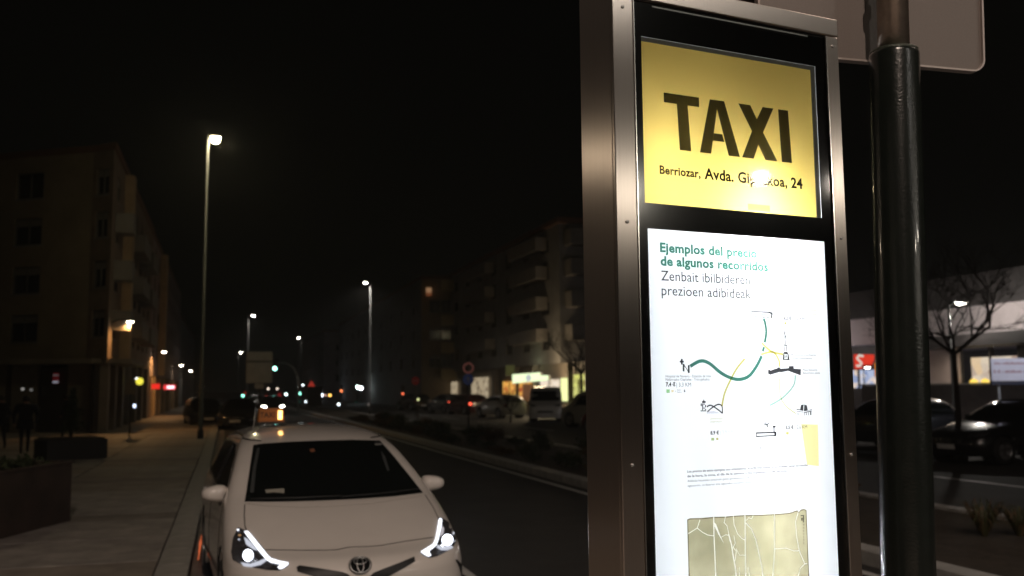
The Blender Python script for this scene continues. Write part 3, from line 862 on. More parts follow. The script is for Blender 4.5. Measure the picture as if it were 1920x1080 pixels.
bpy.data.meshes.remove(full)
add_wheels(taxi, [0.93, 3.71], 0.785, 0.315)(M_white)
# windscreen with black surround
ws = [(459,941),(475,835),(490,832.5),(540,829),(600,826.5),(660,825),(712,826.5),(735,852),(765,889),(793,924.5),(740,931),(680,935.5),(620,938.5),(560,940.5),(500,941.5)]
windscreen = sk.patch(ws, sk.px, 0.004, 14, 'windscreen', M_wind, taxi)
M_in = mat('faint_interior_edge', (0.055,0.06,0.06), 0.5)
sk.patch([(469,925),(474,880),(482,842),(487,841),(480,880),(476,925)], sk.px, 0.007, 8, 'pillar_trim', M_in, windscreen)
sk.patch([(714,846),(722,858),(730,884),(726,884),(718,862)], sk.px, 0.007, 8, 'pillar_trim', M_in, windscreen)
sk.patch([(497,919.5),(533,917),(533,926),(513,924.5),(499,926)], sk.px, 0.007, 8, 'permit_sticker', mat('sticker_paper', (0.33,0.32,0.27), 0.6), windscreen)
sk.patch([(702,833),(715,832.5),(717,835),(704,836)], sk.px, 0.007, 8, 'toll_tag', mat('toll_tag', (0.22,0.22,0.21), 0.5), windscreen)
sk.patch([(580,844),(588,842),(591,848),(583,849)], sk.px, 0.007, 8, 'mirror_reflection', mat('mirror_reflection_amber', (0.25,0.10,0.05), 0.3), windscreen)  # amber reflection of the inside mirror painted as a patch on the glass
# wiper
sk.seam([(470,938),(560,936),(640,932)], sk.px, 0.007, 'wiper', M_black, taxi, off=0.012)
sk.seam([(640,934),(720,927),(785,919)], sk.px, 0.007, 'wiper', M_black, taxi, off=0.012)
# bonnet gap
sk.seam([(459,946),(458,965),(459,985),(462,995)], sk.px, 0.004, 'bonnet_gap', M_seam, taxi)
sk.seam([(498,1031),(560,1032),(610,1032),(632,1031),(655,1026),(690,1025),(712,1023.5),(760,1015),(795,1010),(813,1007.5)], sk.px, 0.0042, 'bonnet_gap', M_seam, taxi)
sk.seam([(797,928),(812,951),(822,972)], sk.px, 0.004, 'bonnet_gap', M_seam, taxi)
sk.seam([(462,944),(500,949),(560,951.5),(620,950),(700,944),(790,930)], sk.px, 0.003, 'cowl_crease', mat('cowl_crease', (0.30,0.27,0.24), 0.5), taxi, off=-0.001)
# emblem
def ring_px(cx, cy, rx, ry, n=24, tilt=0): return [(cx+rx*math.cos(2*PI*k/n)*math.cos(tilt)-ry*math.sin(2*PI*k/n)*math.sin(tilt), cy+rx*math.cos(2*PI*k/n)*math.sin(tilt)+ry*math.sin(2*PI*k/n)*math.cos(tilt)) for k in range(n)]
emb = sk.patch(ring_px(675,1061,21.5,16,28,-0.1), sk.px, 0.012, 6, 'emblem', M_gloss, taxi)
def loop(cx, cy, rx, ry, rad, nm='emblem_ring', off=0.016):
    P = [sk.px(p, off) for p in ring_px(cx, cy, rx, ry, 28, -0.1)]; P = [p for p in P if p]
    P.append(P[0]); MB().tube(P, rad, 6, cap=False).build(nm, mat('emblem_chrome', (0.9,0.9,0.9), 0.42, 1.0), emb, True)
loop(675,1061,19.0,14.0,0.0036); loop(675,1061,6.0,12.5,0.0034); loop(675,1055,12,5.5,0.0034)
# upper grille slots either side of the emblem
M_gr = mat('grille_black', (0.010,0.010,0.010), 0.5)
sk.patch([(556,1064),(562,1060.5),(600,1066),(640,1072),(652,1076),(660,1084),(672,1100),(655,1100),(620,1092),(585,1080),(558,1072)], sk.px, 0.004, 8, 'grille', M_gr, taxi)
sk.patch([(690,1084),(700,1074),(720,1066),(750,1055),(772,1046),(777,1044),(778,1053),(760,1064),(730,1080),(712,1092),(700,1100),(684,1100)], sk.px, 0.004, 8, 'grille', M_gr, taxi)
sk.patch([(853,1049),(858,1050),(868,1062),(873,1078),(874,1100),(867,1100),(864,1076),(860,1062)], sk.px, 0.004, 6, 'bumper_vent', M_gr, taxi)
# headlights
M_lens = mat('headlight_housing', (0.22,0.22,0.25), 0.22, 0.7, noise=0.8, nscale=30)
E_beam = emit('led_beam', (0.88, 0.92, 1.0), 4.5); E_drl = emit('daylight_strip', (0.90, 0.93, 1.0), 1.9); E_refl = emit('lit_reflector', (0.85,0.88,1.0), 0.7)
hl = sk.patch([(446,990),(452,991),(464,997),(478,1010),(492,1026),(505,1044),(522,1054),(543,1057),(538,1064),(524,1070),(500,1069),(474,1064),(450,1057),(437,1050),(434,1035),(437,1010)], sk.px, 0.004, 5, 'headlight', M_lens, taxi)
sk.patch([(458,998),(463,996.5),(466,998),(480,1014),(492,1029),(502,1042),(508,1048),(524,1053),(541,1056),(541,1060),(531,1067),(524,1068),(521,1064),(526,1060),(508,1056),(500,1051),(490,1040),(476,1022),(465,1008)], sk.px, 0.008, 4, 'daylight_strip', E_drl, hl)
sk.patch(ring_px(466,1043,9.5,11,20), sk.px, 0.010, 4, 'headlamp', E_beam, hl)
sk.patch([(452,1055),(470,1058),(484,1054),(500,1047),(503,1051),(490,1060),(472,1064),(458,1062)], sk.px, 0.007, 4, 'reflector', E_refl, hl)
sk.patch([(458,1008),(466,1013),(478,1026),(484,1034),(476,1032),(462,1022)], sk.px, 0.007, 4, 'reflector', E_refl, hl)
sk.patch(ring_px(447,995,2.2,1.8,8), sk.px, 0.009, 3, 'marker_lamp', E_drl, hl)
sk.patch(ring_px(449,1013,1.8,1.6,8), sk.px, 0.009, 3, 'marker_lamp', E_refl, hl)
sk.patch(ring_px(450,1005,3.0,1.4,8), sk.px, 0.008, 3, 'indicator', emit('amber_glow',(1.0,0.55,0.25),0.5), hl)
hr = sk.patch([(822,971),(830,972),(840,979),(850,988),(855,1002),(854,1018),(848,1028),(834,1036),(818,1044),(804,1047),(792,1041),(787,1035),(800,1028),(812,1022),(817,1010),(820,990)], sk.px, 0.004, 5, 'headlight', M_lens, taxi)
sk.patch([(822,975),(825,972.5),(828,975),(827,986),(824,1000),(822,1012),(818,1024),(806,1033),(804,1036),(808,1043),(802,1045),(793,1040),(788,1036),(798,1030),(811,1022),(816,1012),(819,995)], sk.px, 0.008, 4, 'daylight_strip', E_drl, hr)
sk.patch(ring_px(838,1014,10,10.5,20), sk.px, 0.010, 4, 'headlamp', E_beam, hr)
sk.patch([(820,1023),(832,1027),(846,1024),(849,1028),(838,1033),(826,1033),(818,1028)], sk.px, 0.007, 4, 'reflector', E_refl, hr)
sk.patch([(827,985),(832,992),(831,1002),(825,1008),(824,1000)], sk.px, 0.007, 4, 'reflector', emit('dim_reflector', (0.85,0.80,0.85), 0.55), hr)
sk.patch(ring_px(849,1001,1.6,3,8), sk.px, 0.009, 3, 'marker_lamp', E_refl, hr)
sk.patch(ring_px(851,1016,1.3,1.5,8), sk.px, 0.009, 3, 'marker_lamp', E_refl, hr)
# lamps really throw light ahead
for p in ((467,1043),(837,1014)):
    q = sk.px(p, 0.05)
    L = light('beam', 'SPOT', q, 30, (0.9,0.94,1.0), taxi, 0.03, rot=(math.radians(84), 0, PI), spot=80)
# side glass, both sides
for s in (-1, 1):
    g_ = [(1.45,1.00),(1.75,1.16),(2.05,1.30),(2.4,1.375),(3.1,1.38),(3.7,1.35),(4.0,1.28),(4.1,1.12),(3.9,1.06),(2.8,1.03)]
    fn = lambda p, off, s=s: sk.side(p, s, off)
    sg_ = sk.patch(g_, fn, 0.004, 0.12, 'side_window', M_wind, taxi)
    sk.seam([(2.62,1.03),(2.58,1.375)], fn, 0.02, 'window_pillar', M_gloss, sg_, off=0.002)
    sk.seam([(1.42,0.985),(2.0,1.01),(2.8,1.02),(3.9,1.045),(4.12,1.10)], fn, 0.007, 'chrome_trim', M_chrome, taxi)
    sk.seam([(1.30,0.30),(1.28,0.7),(1.36,0.95)], fn, 0.004, 'door_gap', M_seam, taxi)
    sk.seam([(2.62,0.30),(2.64,1.02)], fn, 0.004, 'door_gap', M_seam, taxi)
    sk.seam([(2.40,0.90),(2.58,0.905)], fn, 0.012, 'door_handle', M_white, taxi, off=0.015)
    sk.seam([(2.1,1.418),(2.6,1.45),(3.2,1.452),(3.9,1.40)], fn, 0.008, 'roof_rail', M_gloss, taxi, off=0.004)
# rear glass and lamps
sk.patch([(-0.62,1.05),(-0.52,1.34),(0.52,1.34),(0.62,1.05)], sk.rear, 0.004, 0.1, 'rear_window', M_wind, taxi)
for s in (-1,1): sk.patch([(s*0.80,0.80),(s*0.78,1.02),(s*0.66,1.02),(s*0.56,0.84)], sk.rear, 0.006, 0.06, 'tail_light', mat('tail_lens',(0.25,0.01,0.01),0.2), taxi)
# number plate low on the bumper
o = sk.patch([(-0.26,0.36),(0.26,0.36),(0.26,0.47),(-0.26,0.47)], sk.fr, 0.01, 0.1, 'number_plate', mat('plate_white',(0.7,0.7,0.7),0.4), taxi)
sk.patch([(-0.55,0.24),(0.55,0.24),(0.5,0.34),(-0.5,0.34)], sk.fr, 0.006, 0.08, 'lower_grille', M_gr, taxi)
# mirrors: white caps on black feet
def mirror_shape(c, sx_, sy_, sz_, flat):
    b = MB(); n, m_ = 20, 12
    for i in range(m_+1):
        ph = -PI/2 + PI*i/m_
        for j in range(n):
            th = 2*PI*j/n; x = math.cos(ph)*math.cos(th); y = math.cos(ph)*math.sin(th); z = math.sin(ph)
            e = 0.75
            x, y, z = [math.copysign(abs(q)**e, q) for q in (x, y, z)]
            if y > 0: y *= flat
            taper = 1.0 - 0.22*(x if c[0] > 0 else -x)
            b.v.append((c[0]+x*sx_, c[1]+y*sy_, c[2]+z*sz_*taper))
    for i in range(m_):
        for j in range(n): b.f.append((i*n+j, i*n+(j+1)%n, (i+1)*n+(j+1)%n, (i+1)*n+j))
    return b
R3 = Matrix.Rotation(-taxi_rz, 3, 'Z')
def car_pt(px, py, yloc):
    """point of the car at that place of the photo whose local y is yloc"""
    d = sk.inv.to_3x3() @ ray(px, py); return sk.c + d*((yloc-sk.c.y)/d.y)
for (px_, py_, s) in ((402,925,-1), (810,905,1)):
    c = car_pt(px_, py_, 1.62)
    mm = mirror_shape(c, 0.105, 0.10, 0.066, 0.35).build('side_mirror', M_white, taxi, True)
    in_ = -s
    MB().box(min(c.x+in_*0.04,c.x+in_*0.14), max(c.x+in_*0.04,c.x+in_*0.14), c.y-0.02, c.y+0.05, c.z-0.105, c.z-0.045).build('mirror_foot', M_black, mm, bevel=0.01)
    MB().box(c.x-0.085, c.x+0.085, c.y+0.034, c.y+0.040, c.z-0.045, c.z+0.05).build('mirror_glass', M_chrome, mm, bevel=0.002)
# thin aerial at the left of the roof
pA = car_pt(474, 806, 2.5); pB = car_pt(479.5, 764, 2.5)
MB().tube([pA, pA*0.6+pB*0.4+Vector((0.004,0,0)), pB], [0.007,0.005,0.003], 6).build('aerial', mat('aerial_grey',(0.35,0.35,0.34),0.4,0.5), taxi, True)
# roof sign
c = car_pt(508, 778, 2.75)
rs = empty('roof_sign', (c.x, c.y, 1.46)); rs.parent = taxi
w2, h2 = 0.120, 0.064
M_orange = mat('orange_sign_box', (0.26,0.09,0.02), 0.4, emis=(1.0,0.30,0.04), es=0.03)
rs_z = c.z-1.46
bs = MB().prism([(-w2,rs_z-h2),(w2,rs_z-h2),(w2-0.008,rs_z+h2-0.005),(w2-0.02,rs_z+h2),(-w2+0.02,rs_z+h2),(-w2+0.008,rs_z+h2-0.005)], -0.06, 0.06)
bs.build('sign_box', M_orange, rs, bevel=0.006)
MB().box(-w2-0.02, w2+0.02, -0.07, 0.07, rs_z-h2-0.022, rs_z-h2+0.001).build('sign_foot', M_black, rs, bevel=0.005)
text('lettering', 'TAXI', -w2+0.012, 0.030, rs_z-0.022, 0.050, -0.0615, mat('sign_black',(0.02,0.012,0.006),0.6), rs, 0.02)
text('lettering', '1', 0.060, 0.098, rs_z-0.042, 0.084, -0.0625, emit('lit_numeral',(1.0,0.55,0.16),5.0), rs, 0.03)
light('sign_lamp', 'POINT', (0.08, -0.12, rs_z), 0.07, (1.0,0.45,0.12), rs, 0.02)
#@CARS2
# ---- other cars, one builder for all of them
def generic_car(name, label, col, L, W, Hh, kind, u=None, v=None, loc=None, rz=None, group=None, tail=None, head=None, rough=0.25, cat='car'):
    loc = loc if loc is not None else S(u, v, 0)
    rz = ST if rz is None else rz
    root = empty(name, loc, rz, label, cat, group)
    hw = W/2
    if kind == 'van':
        R0 = [(0.2,0.05,0.25,3,hw*0.96,L-0.03,0.15,4),(0.5,0.0,0.3,3,hw,L,0.15,4),(0.85,0.08,0.3,3,hw,L,0.15,4),(1.02,0.45,0.3,3,hw*0.995,L,0.15,4),(1.12,0.75,0.3,3,hw*0.99,L,0.15,4),
              (1.5,1.15,0.25,3,hw*0.96,L-0.02,0.15,4),(Hh-0.12,1.6,0.3,3,hw*0.9,L-0.06,0.2,4),(Hh-0.03,1.9,0.4,3,hw*0.8,L-0.2,0.3,3),(Hh,2.2,0.3,2.5,hw*0.6,L-0.5,0.3,3)]
        win = [(1.35,1.05),(1.75,Hh-0.30),(2.5,Hh-0.24),(2.55,1.06)]; rear = [(-hw*0.7,1.1),(-hw*0.66,Hh-0.35),(hw*0.66,Hh-0.35),(hw*0.7,1.1)]
    elif kind == 'saloon':
        R0 = [(0.2,0.1,0.5,2.4,hw*0.95,L-0.08,0.4,2.6),(0.45,0.0,0.6,2.4,hw,L,0.4,2.6),(0.62,0.03,0.65,2.4,hw,L,0.4,2.6),(0.75,0.25,0.6,2.5,hw*0.99,L-0.02,0.4,2.6),(0.88,0.8,0.5,2.6,hw*0.975,L-0.06,0.4,2.6),
              (0.96,1.25,0.4,2.6,hw*0.95,L-0.35,0.4,2.6),(1.1,1.6,0.3,2.7,hw*0.88,L-0.85,0.4,2.6),(1.3,2.0,0.3,2.8,hw*0.78,L-1.25,0.4,2.6),(Hh-0.05,2.3,0.3,2.6,hw*0.68,L-1.6,0.4,2.6),(Hh,2.6,0.3,2.4,hw*0.5,L-2.0,0.3,2.4)]
        win = [(1.75,1.0),(2.2,1.26),(2.5,Hh-0.12),(3.0,Hh-0.12),(L-1.15,1.2),(L-1.0,1.02)]; rear = [(-hw*0.7,1.02),(-hw*0.6,Hh-0.18),(hw*0.6,Hh-0.18),(hw*0.7,1.02)]
    else:
        R0 = [(0.2,0.1,0.5,2.4,hw*0.95,L-0.08,0.35,2.8),(0.5,0.0,0.55,2.4,hw,L,0.35,2.8),(0.68,0.03,0.6,2.4,hw,L,0.35,2.8),(0.82,0.3,0.55,2.5,hw*0.99,L-0.02,0.35,2.8),(0.95,0.85,0.45,2.6,hw*0.97,L-0.05,0.35,2.8),
              (1.05,1.1,0.35,2.6,hw*0.93,L-0.12,0.35,2.8),(1.25,1.5,0.3,2.7,hw*0.85,L-0.28,0.35,2.8),(Hh-0.1,1.85,0.3,2.7,hw*0.76,L-0.5,0.4,2.6),(Hh-0.03,2.15,0.3,2.5,hw*0.62,L-0.8,0.4,2.4),(Hh,2.5,0.2,2.3,hw*0.4,L-1.3,0.3,2.3)]
        win = [(1.45,1.03),(1.95,Hh-0.18),(2.6,Hh-0.13),(L-0.9,Hh-0.17),(L-0.55,1.12)]; rear = [(-hw*0.7,1.05),(-hw*0.6,Hh-0.2),(hw*0.6,Hh-0.2),(hw*0.7,1.05)]
    vs, fs = car_shell(R0, 3, 12)
    wy = [0.88, L-0.85]; r = 0.32 if kind != 'van' else 0.34
    M_ = mat('paint_%02x%02x%02x' % tuple(int(c*255) for c in col), col, rough, coat=0.8)
    me = body_mesh('body', vs, fs, [(y, r+0.02) for y in wy], M_, r+0.06); obj('body', me, root)
    full = bpy.data.meshes.new('tmp'); full.from_pydata(vs, [], fs); full.update()
    k = Skin(full, loc, rz); bpy.data.meshes.remove(full)
    add_wheels(root, wy, hw-0.10, r)(M_)
    for s in (-1, 1):
        fn = lambda p, off, s=s: k.side(p, s, off)
        k.patch(win, fn, 0.006, 0.3, 'side_window', M_wind, root)
        k.seam([(win[0][0]+1.1,0.3),(win[0][0]+1.1,1.0)], fn, 0.006, 'door_gap', M_seam, root)
        zl = 0.70 if kind != 'van' else 0.9
        k.patch([(s*hw*0.55,zl-0.08),(s*hw*0.9,zl-0.03),(s*hw*0.88,zl+0.07),(s*hw*0.55,zl+0.02)], k.fr, 0.006, 0.08, 'headlight', head or M_lens, root)
        k.patch([(s*hw*0.72,zl+0.02),(s*hw*0.93,zl+0.02),(s*hw*0.90,zl+0.22),(s*hw*0.74,zl+0.16)], k.rear, 0.006, 0.08, 'tail_light', tail or mat('tail_lens',(0.25,0.01,0.01),0.2), root)
        mc = k.side((win[0][0]+0.15, 1.03), s, 0.09)
        if mc: mirror_shape(mc, 0.09, 0.07, 0.06, 0.4).build('side_mirror', M_, root, True)
    wz = [(-hw*0.78,1.0),(-hw*0.66,Hh-0.16),(hw*0.66,Hh-0.16),(hw*0.78,1.0)]
    if kind == 'van': wz = [(-hw*0.86,1.15),(-hw*0.78,Hh-0.22),(hw*0.78,Hh-0.22),(hw*0.86,1.15)]
    k.patch(wz, k.fr, 0.006, 0.2, 'windscreen', M_wind, root)
    k.patch(rear, k.rear, 0.006, 0.2, 'rear_window', M_wind, root)
    k.patch([(-0.25,0.42),(0.25,0.42),(0.25,0.53),(-0.25,0.53)], k.rear, 0.01, 0.2, 'number_plate', MATS['plate_white'], root)
    k.patch([(-0.25,0.36),(0.25,0.36),(0.25,0.47),(-0.25,0.47)], k.fr, 0.01, 0.2, 'number_plate', MATS['plate_white'], root)
    k.patch([(-0.45,0.50),(0.45,0.50),(0.42,0.60),(-0.42,0.60)], k.fr, 0.004, 0.2, 'grille', M_gr, root)
    return root
T_on = emit('tail_light_lit', (1.0, 0.10, 0.05), 3.0)
H_on = emit('head_light_lit', (1.0, 0.95, 0.88), 25.0)
DK, GY, WH, SV, RD = (0.012,0.012,0.013), (0.06,0.06,0.065), (0.6,0.58,0.55), (0.32,0.31,0.30), (0.14,0.015,0.015)
def facing(rz=0): return ST + rz
# left: cars parked beyond the lay-by, seen from the front
p = gnd(392, 800); generic_car('parked_car', 'black hatchback parked just left of the tall lamp pole foot', DK, 4.2, 1.8, 1.5, 'hatch', loc=Vector((p.x, p.y, 0)), rz=ST+0.15, group='cars parked at the left kerb')
p = gnd(440, 806); generic_car('parked_car', 'black saloon with a red side glint parked right of the tall lamp pole', DK, 4.6, 1.82, 1.45, 'saloon', loc=Vector((p.x, p.y, 0)), rz=ST-0.12, group='cars parked at the left kerb')
# cars coming towards the camera with lit headlights
p = gnd(512, 780); generic_car('oncoming_car', 'dark car with a bright pair of headlights just beyond the taxi roof sign', DK, 4.3, 1.8, 1.5, 'hatch', loc=Vector((p.x, p.y, 0)), rz=ST, group='oncoming cars', head=H_on)
p = gnd(482, 770); generic_car('oncoming_car', 'far dark car with headlights above the taxi aerial', DK, 4.3, 1.8, 1.5, 'hatch', loc=Vector((p.x, p.y, 0)), rz=ST, group='oncoming cars', head=H_on)
# right: row parked beyond the median
ROW = 'cars parked before the right hand shops'
spec = [(757,'black estate car at the far left end of the parked row', DK,'hatch',None,15.8),
        (815,'dark car with one bright lamp and a red lamp, second of the parked row', GY,'hatch','t',16.4),
        (850,'dark red car with a tall lit tail light left of the white hatchback', (0.05,0.01,0.012),'hatch','t',16.6),
        (908,'white hatchback parked before the cream lit shop window', WH,'hatch',None,16.8)]
def on_row(px, u):
    d = ray(px, 745); k = d.x/d.y
    v = u*(SR.x - k*SR.y)/(k*SD.y - SD.x); return S(u, v, 0)
for (px_, lb, c_, kd, tl, uu) in spec:
    q = on_row(px_, uu)
    generic_car('parked_car', lb, c_, 4.2, 1.8, 1.5, kd, loc=Vector((q.x,q.y,0)), rz=ST+PI+0.25, group=ROW, tail=T_on if tl else None)
q = on_row(1022, 17.2); generic_car('parked_van', 'white van parked before the shop with the long green lit sign', WH, 4.7, 1.9, 1.95, 'van', loc=Vector((q.x,q.y,0)), rz=ST-0.35, group=ROW, cat='van')
q = on_row(1074, 16.6); generic_car('parked_van', 'pale grey people carrier beside the totem edge in the parked row', SV, 4.5, 1.85, 1.8, 'van', loc=Vector((q.x,q.y,0)), rz=ST+PI+0.3, group=ROW, cat='van')
q = on_row(1110, 14.9); generic_car('parked_car', 'dark red car half hidden behind the left edge of the totem', RD, 4.2, 1.8, 1.48, 'hatch', loc=Vector((q.x,q.y,0)), rz=ST+PI+0.3, group=ROW)
# right of the post
q = gnd(1765, 872); q2 = Vector((q.x,q.y,0)); generic_car('parked_car', 'glossy black saloon parked behind the bare tree right of the green post', DK, 4.7, 1.85, 1.48, 'saloon', loc=q2+Vector((0.25,0.3,0)), rz=math.radians(-66), group=None)
q = on_row(1585, 19.0); generic_car('parked_car', 'dark car seen in the gap between totem and green post', DK, 4.3, 1.8, 1.5, 'hatch', loc=Vector((q.x,q.y,0)), rz=ST+PI, group=None)
#@LAMPS
# ================================================================== LAMPS
M_hous = mat('lamp_housing', (0.2,0.2,0.2), 0.4, 0.6)
def street_lamp(head, h_pole_r, label, group, arm=(0.9, 0), col=COOL, es=60.0, power=0, lens=(0.34, 0.16), name='street_lamp', detail=True, soft=0.12, base_z=0.0, aim=None, polemat=None, bowl=1.0):
    M_pole_ = polemat or M_pole
    """head = where its lamp head hangs; arm = (length along u, along v) from pole to head"""
    a = SR*arm[0] + SD*arm[1]
    base = Vector((head.x-a.x, head.y-a.y, base_z))
    root = empty(name, base, ST, label, 'street lamp', group)
    h = head.z - base_z
    ul, vl = arm
    MB().tube([(0,0,0),(0,0,0.35),(0,0,0.36),(0,0,h+0.05)], [h_pole_r*1.35,h_pole_r*1.3,h_pole_r,h_pole_r*0.55], 12).build('pole', M_pole_, root, True)
    if detail: MB().box(-h_pole_r*1.9,h_pole_r*1.9,-h_pole_r*1.9,h_pole_r*1.9,0,0.02).build('base_plate', M_steel, root)
    MB().tube([(0,0,h-0.05),(ul*0.35,vl*0.35,h+0.07),(ul*0.8,vl*0.8,h+0.085)], h_pole_r*0.42, 8).build('arm', M_pole_, root, True)
    hx, hy = lens
    hd = MB().box(ul-hx-0.08, ul+hx+0.05, vl-hy-0.03, vl+hy+0.03, h+0.015, h+0.10).build('lamp_head', M_hous, root, bevel=0.02 if detail else 0)
    MB().lathe([(0.15,-0.055*bowl),(0.6,-0.045*bowl),(0.92,-0.02*bowl),(1.0,0.012)], (ul,vl,h), 14, hx, hy).build('lamp_lens', emit('lamp_lens_%d_%d%d' % (es, col[1]*100, col[2]*100), col, es), hd)
    if power and aim is not None:
        dd = Matrix.Rotation(-ST, 3, 'Z') @ (aim - head)
        light('lamp_light', 'SPOT', (ul, vl, h-0.25), power, col, root, soft, rot=dd.to_track_quat('-Z', 'Y').to_euler(), spot=34)
    elif power and polemat:
        light('lamp_light', 'POINT', (ul, vl, h-0.2), power, col, root, soft)
    elif power:
        light('lamp_light', 'SPOT', (ul, vl, h-0.12), power, col, root, soft, rot=(0,0,0), spot=165)
    return root
G1 = 'tall street lamps along the avenue'
hd = at(404, 259, 35.4)
street_lamp(hd, 0.085, 'tallest street lamp with the brightest glare, at the left kerb', G1, (0.27,0), (1.0,0.86,0.50), 240.0, 90, lens=(0.17,0.17), base_z=0.11, bowl=3.6)
street_lamp(S(-0.3,-7.5,11.4), 0.11, 'street lamp behind the camera over the pavement', G1, (0.6,0), WARM, 40.0, 4000, base_z=0.11)
street_lamp(S(8.6,-9.0,9.0), 0.09, 'unseen lamp added over the median behind the camera to light the ground', G1, (0.5,0), COOL, 40.0, 500, base_z=0.1)  # added to light the ground that the totem steel mirrors
street_lamp(S(9.0, 3.0,9.5), 0.11, 'street lamp of the median outside the frame to the right', G1, (0.9,0), WARM, 40.0, 260, base_z=0.1)
_d = ray(1425, 322); _h = CAMP + _d*((TO-CAMP).dot(tn)/_d.dot(tn)); _r = _d - tn*2*_d.dot(tn)
_lp = _h + _r*(36/_r.xy.length)
street_lamp(_lp, 0.11, 'street lamp across the avenue behind the camera', G1, (-0.6,0), COOL, 12.0, 230, lens=(0.42,0.24), base_z=0.11, soft=0.28, aim=TO)
for (qx, qy, lb_) in ((1163, 350, 'left'), (1580, 330, 'right')):  # unseen lamps added so each frame strip shows a bright band
    _d = ray(qx, qy); _h = CAMP + _d*((TO-CAMP).dot(tn)/_d.dot(tn)); _r = _d - tn*2*_d.dot(tn)
    street_lamp(_h + _r*(38/_r.xy.length), 0.09, 'unseen lamp added behind the camera for the bright band on the %s frame strip' % lb_, G1, (-0.6,0), (1.0,0.90,0.76), 20.0, 1300, lens=(0.42,0.24), base_z=0.11, soft=0.3, aim=TO)
for (px_, py_, y_, lb, es_, pw, armu) in [
    (685,530,72,'street lamp of the median with a bare white spark and lit pole top',60,420,-0.4),
    (475,592,105,'street lamp rising over the grey signboard',110,200,0.5),
    (560,634,150,'street lamp over the curved traffic light arm',150,0,-0.4),
    (451.5,661,205,'small far street lamp left of the grey signboard',200,0,0.4),
    (789,632,118,'greenish street lamp before the block with yellow bands',90,320,0.4),
    (616,702,250,'tiny far street lamp right of the red warning triangles',250,0,0.4),
    (637,702,255,'tiny far street lamp, right one of the last pair',250,0,0.4),
    (596,715,300,'last street lamp of the avenue above the red triangle',260,0,0.4)]:
    street_lamp(at(px_, py_, y_), 0.075 if y_ < 120 else 0.07, lb, G1, (armu,0), COOL if px_ != 789 else (0.85,1.0,0.86), es_, pw, detail=False, base_z=0.0, lens=(0.13,0.09))
# lamps on the left building fronts
G2 = 'wall lamps of the left buildings'
def wall_lamp(px_, py_, y_, lb, col, es_, pw, size=(0.15,0.10)):
    c = at(px_, py_, y_)
    root = empty('wall_lamp', c, ST, lb, 'wall lamp', G2)
    MB().tube([(-0.9,0,-0.1),(-0.5,0,0.10),(-0.1,0,0.10)], 0.03, 8).build('bracket', M_pole, root, True)
    hd = MB().box(-size[0]-0.05,size[0]+0.05,-size[1]-0.03,size[1]+0.03,0.012,0.09).build('lamp_head', M_hous, root, bevel=0.015)
    MB().lathe([(0.15,-0.05),(0.6,-0.04),(0.92,-0.015),(1.0,0.010)], (0,0,0), 14, size[0], size[1]).build('lamp_lens', emit('wall_lens_%d'%es_, (1.0,0.86,0.66), es_), hd)
    if pw: light('lamp_light', 'SPOT', (0,0,-0.11), pw, col, root, 0.1, rot=(0,0,0), spot=170)
    return root
ORG = (1.0,0.50,0.16)
wall_lamp(244,603.5,43.0,'nearest wall lamp, over the orange lit pier of the corner block',ORG,30,380)
wall_lamp(307.5,660,66.7,'second wall lamp, over the second orange lit pier',ORG,31,380)
wall_lamp(340,685,93,'third wall lamp along the left building line',(1,0.75,0.5),50,30)
wall_lamp(357.5,695.5,116,'fourth wall lamp along the left building line',(0.9,0.9,0.9),60,20)
wall_lamp(381,724,180,'farthest wall lamp, low beside the tall lamp pole',(0.9,0.9,0.9),120,0)
_w = empty('wall_lamp', S(-6.5, 9.3, 5.1), ST, 'unseen wall lamp added at the near left block to light the totem side', 'wall lamp', G2)  # lamp added out of view to brighten the left side of the totem
MB().tube([(-0.7,0,-0.1),(-0.4,0,0.10),(-0.1,0,0.10)], 0.03, 8).build('bracket', M_pole, _w, True)
MB().box(-0.2,0.2,-0.13,0.13,0.012,0.09).build('lamp_head', M_hous, _w, bevel=0.015)
MB().lathe([(0.15,-0.05),(0.6,-0.04),(0.92,-0.015),(1.0,0.010)], (0,0,0), 14, 0.17, 0.11).build('lamp_lens', emit('wall_lens_near', (1.0,0.82,0.60), 12), _w)
light('lamp_light', 'POINT', (0,0,-0.16), 42, (1.0,0.80,0.58), _w, 0.08)
# lamps by the right hand shop
street_lamp(at(1801,569,34.6), 0.07, 'short street lamp above the bare tree', 'short lamps by the right hand shop', (0.9,0.4), COOL, 25.0, 230, lens=(0.20,0.11), detail=False, polemat=M_black)
street_lamp(at(1877,615,41), 0.07, 'short street lamp above the white hoarding', 'short lamps by the right hand shop', (0.9,0.4), COOL, 25.0, 120, lens=(0.14,0.08), detail=False, polemat=M_black)
street_lamp(at(1626.5,689,41.5), 0.04, 'little lamp seen in the gap before the red shop sign', 'short lamps by the right hand shop', (0.2,0), COOL, 12.0, 30, lens=(0.14,0.08), detail=False)
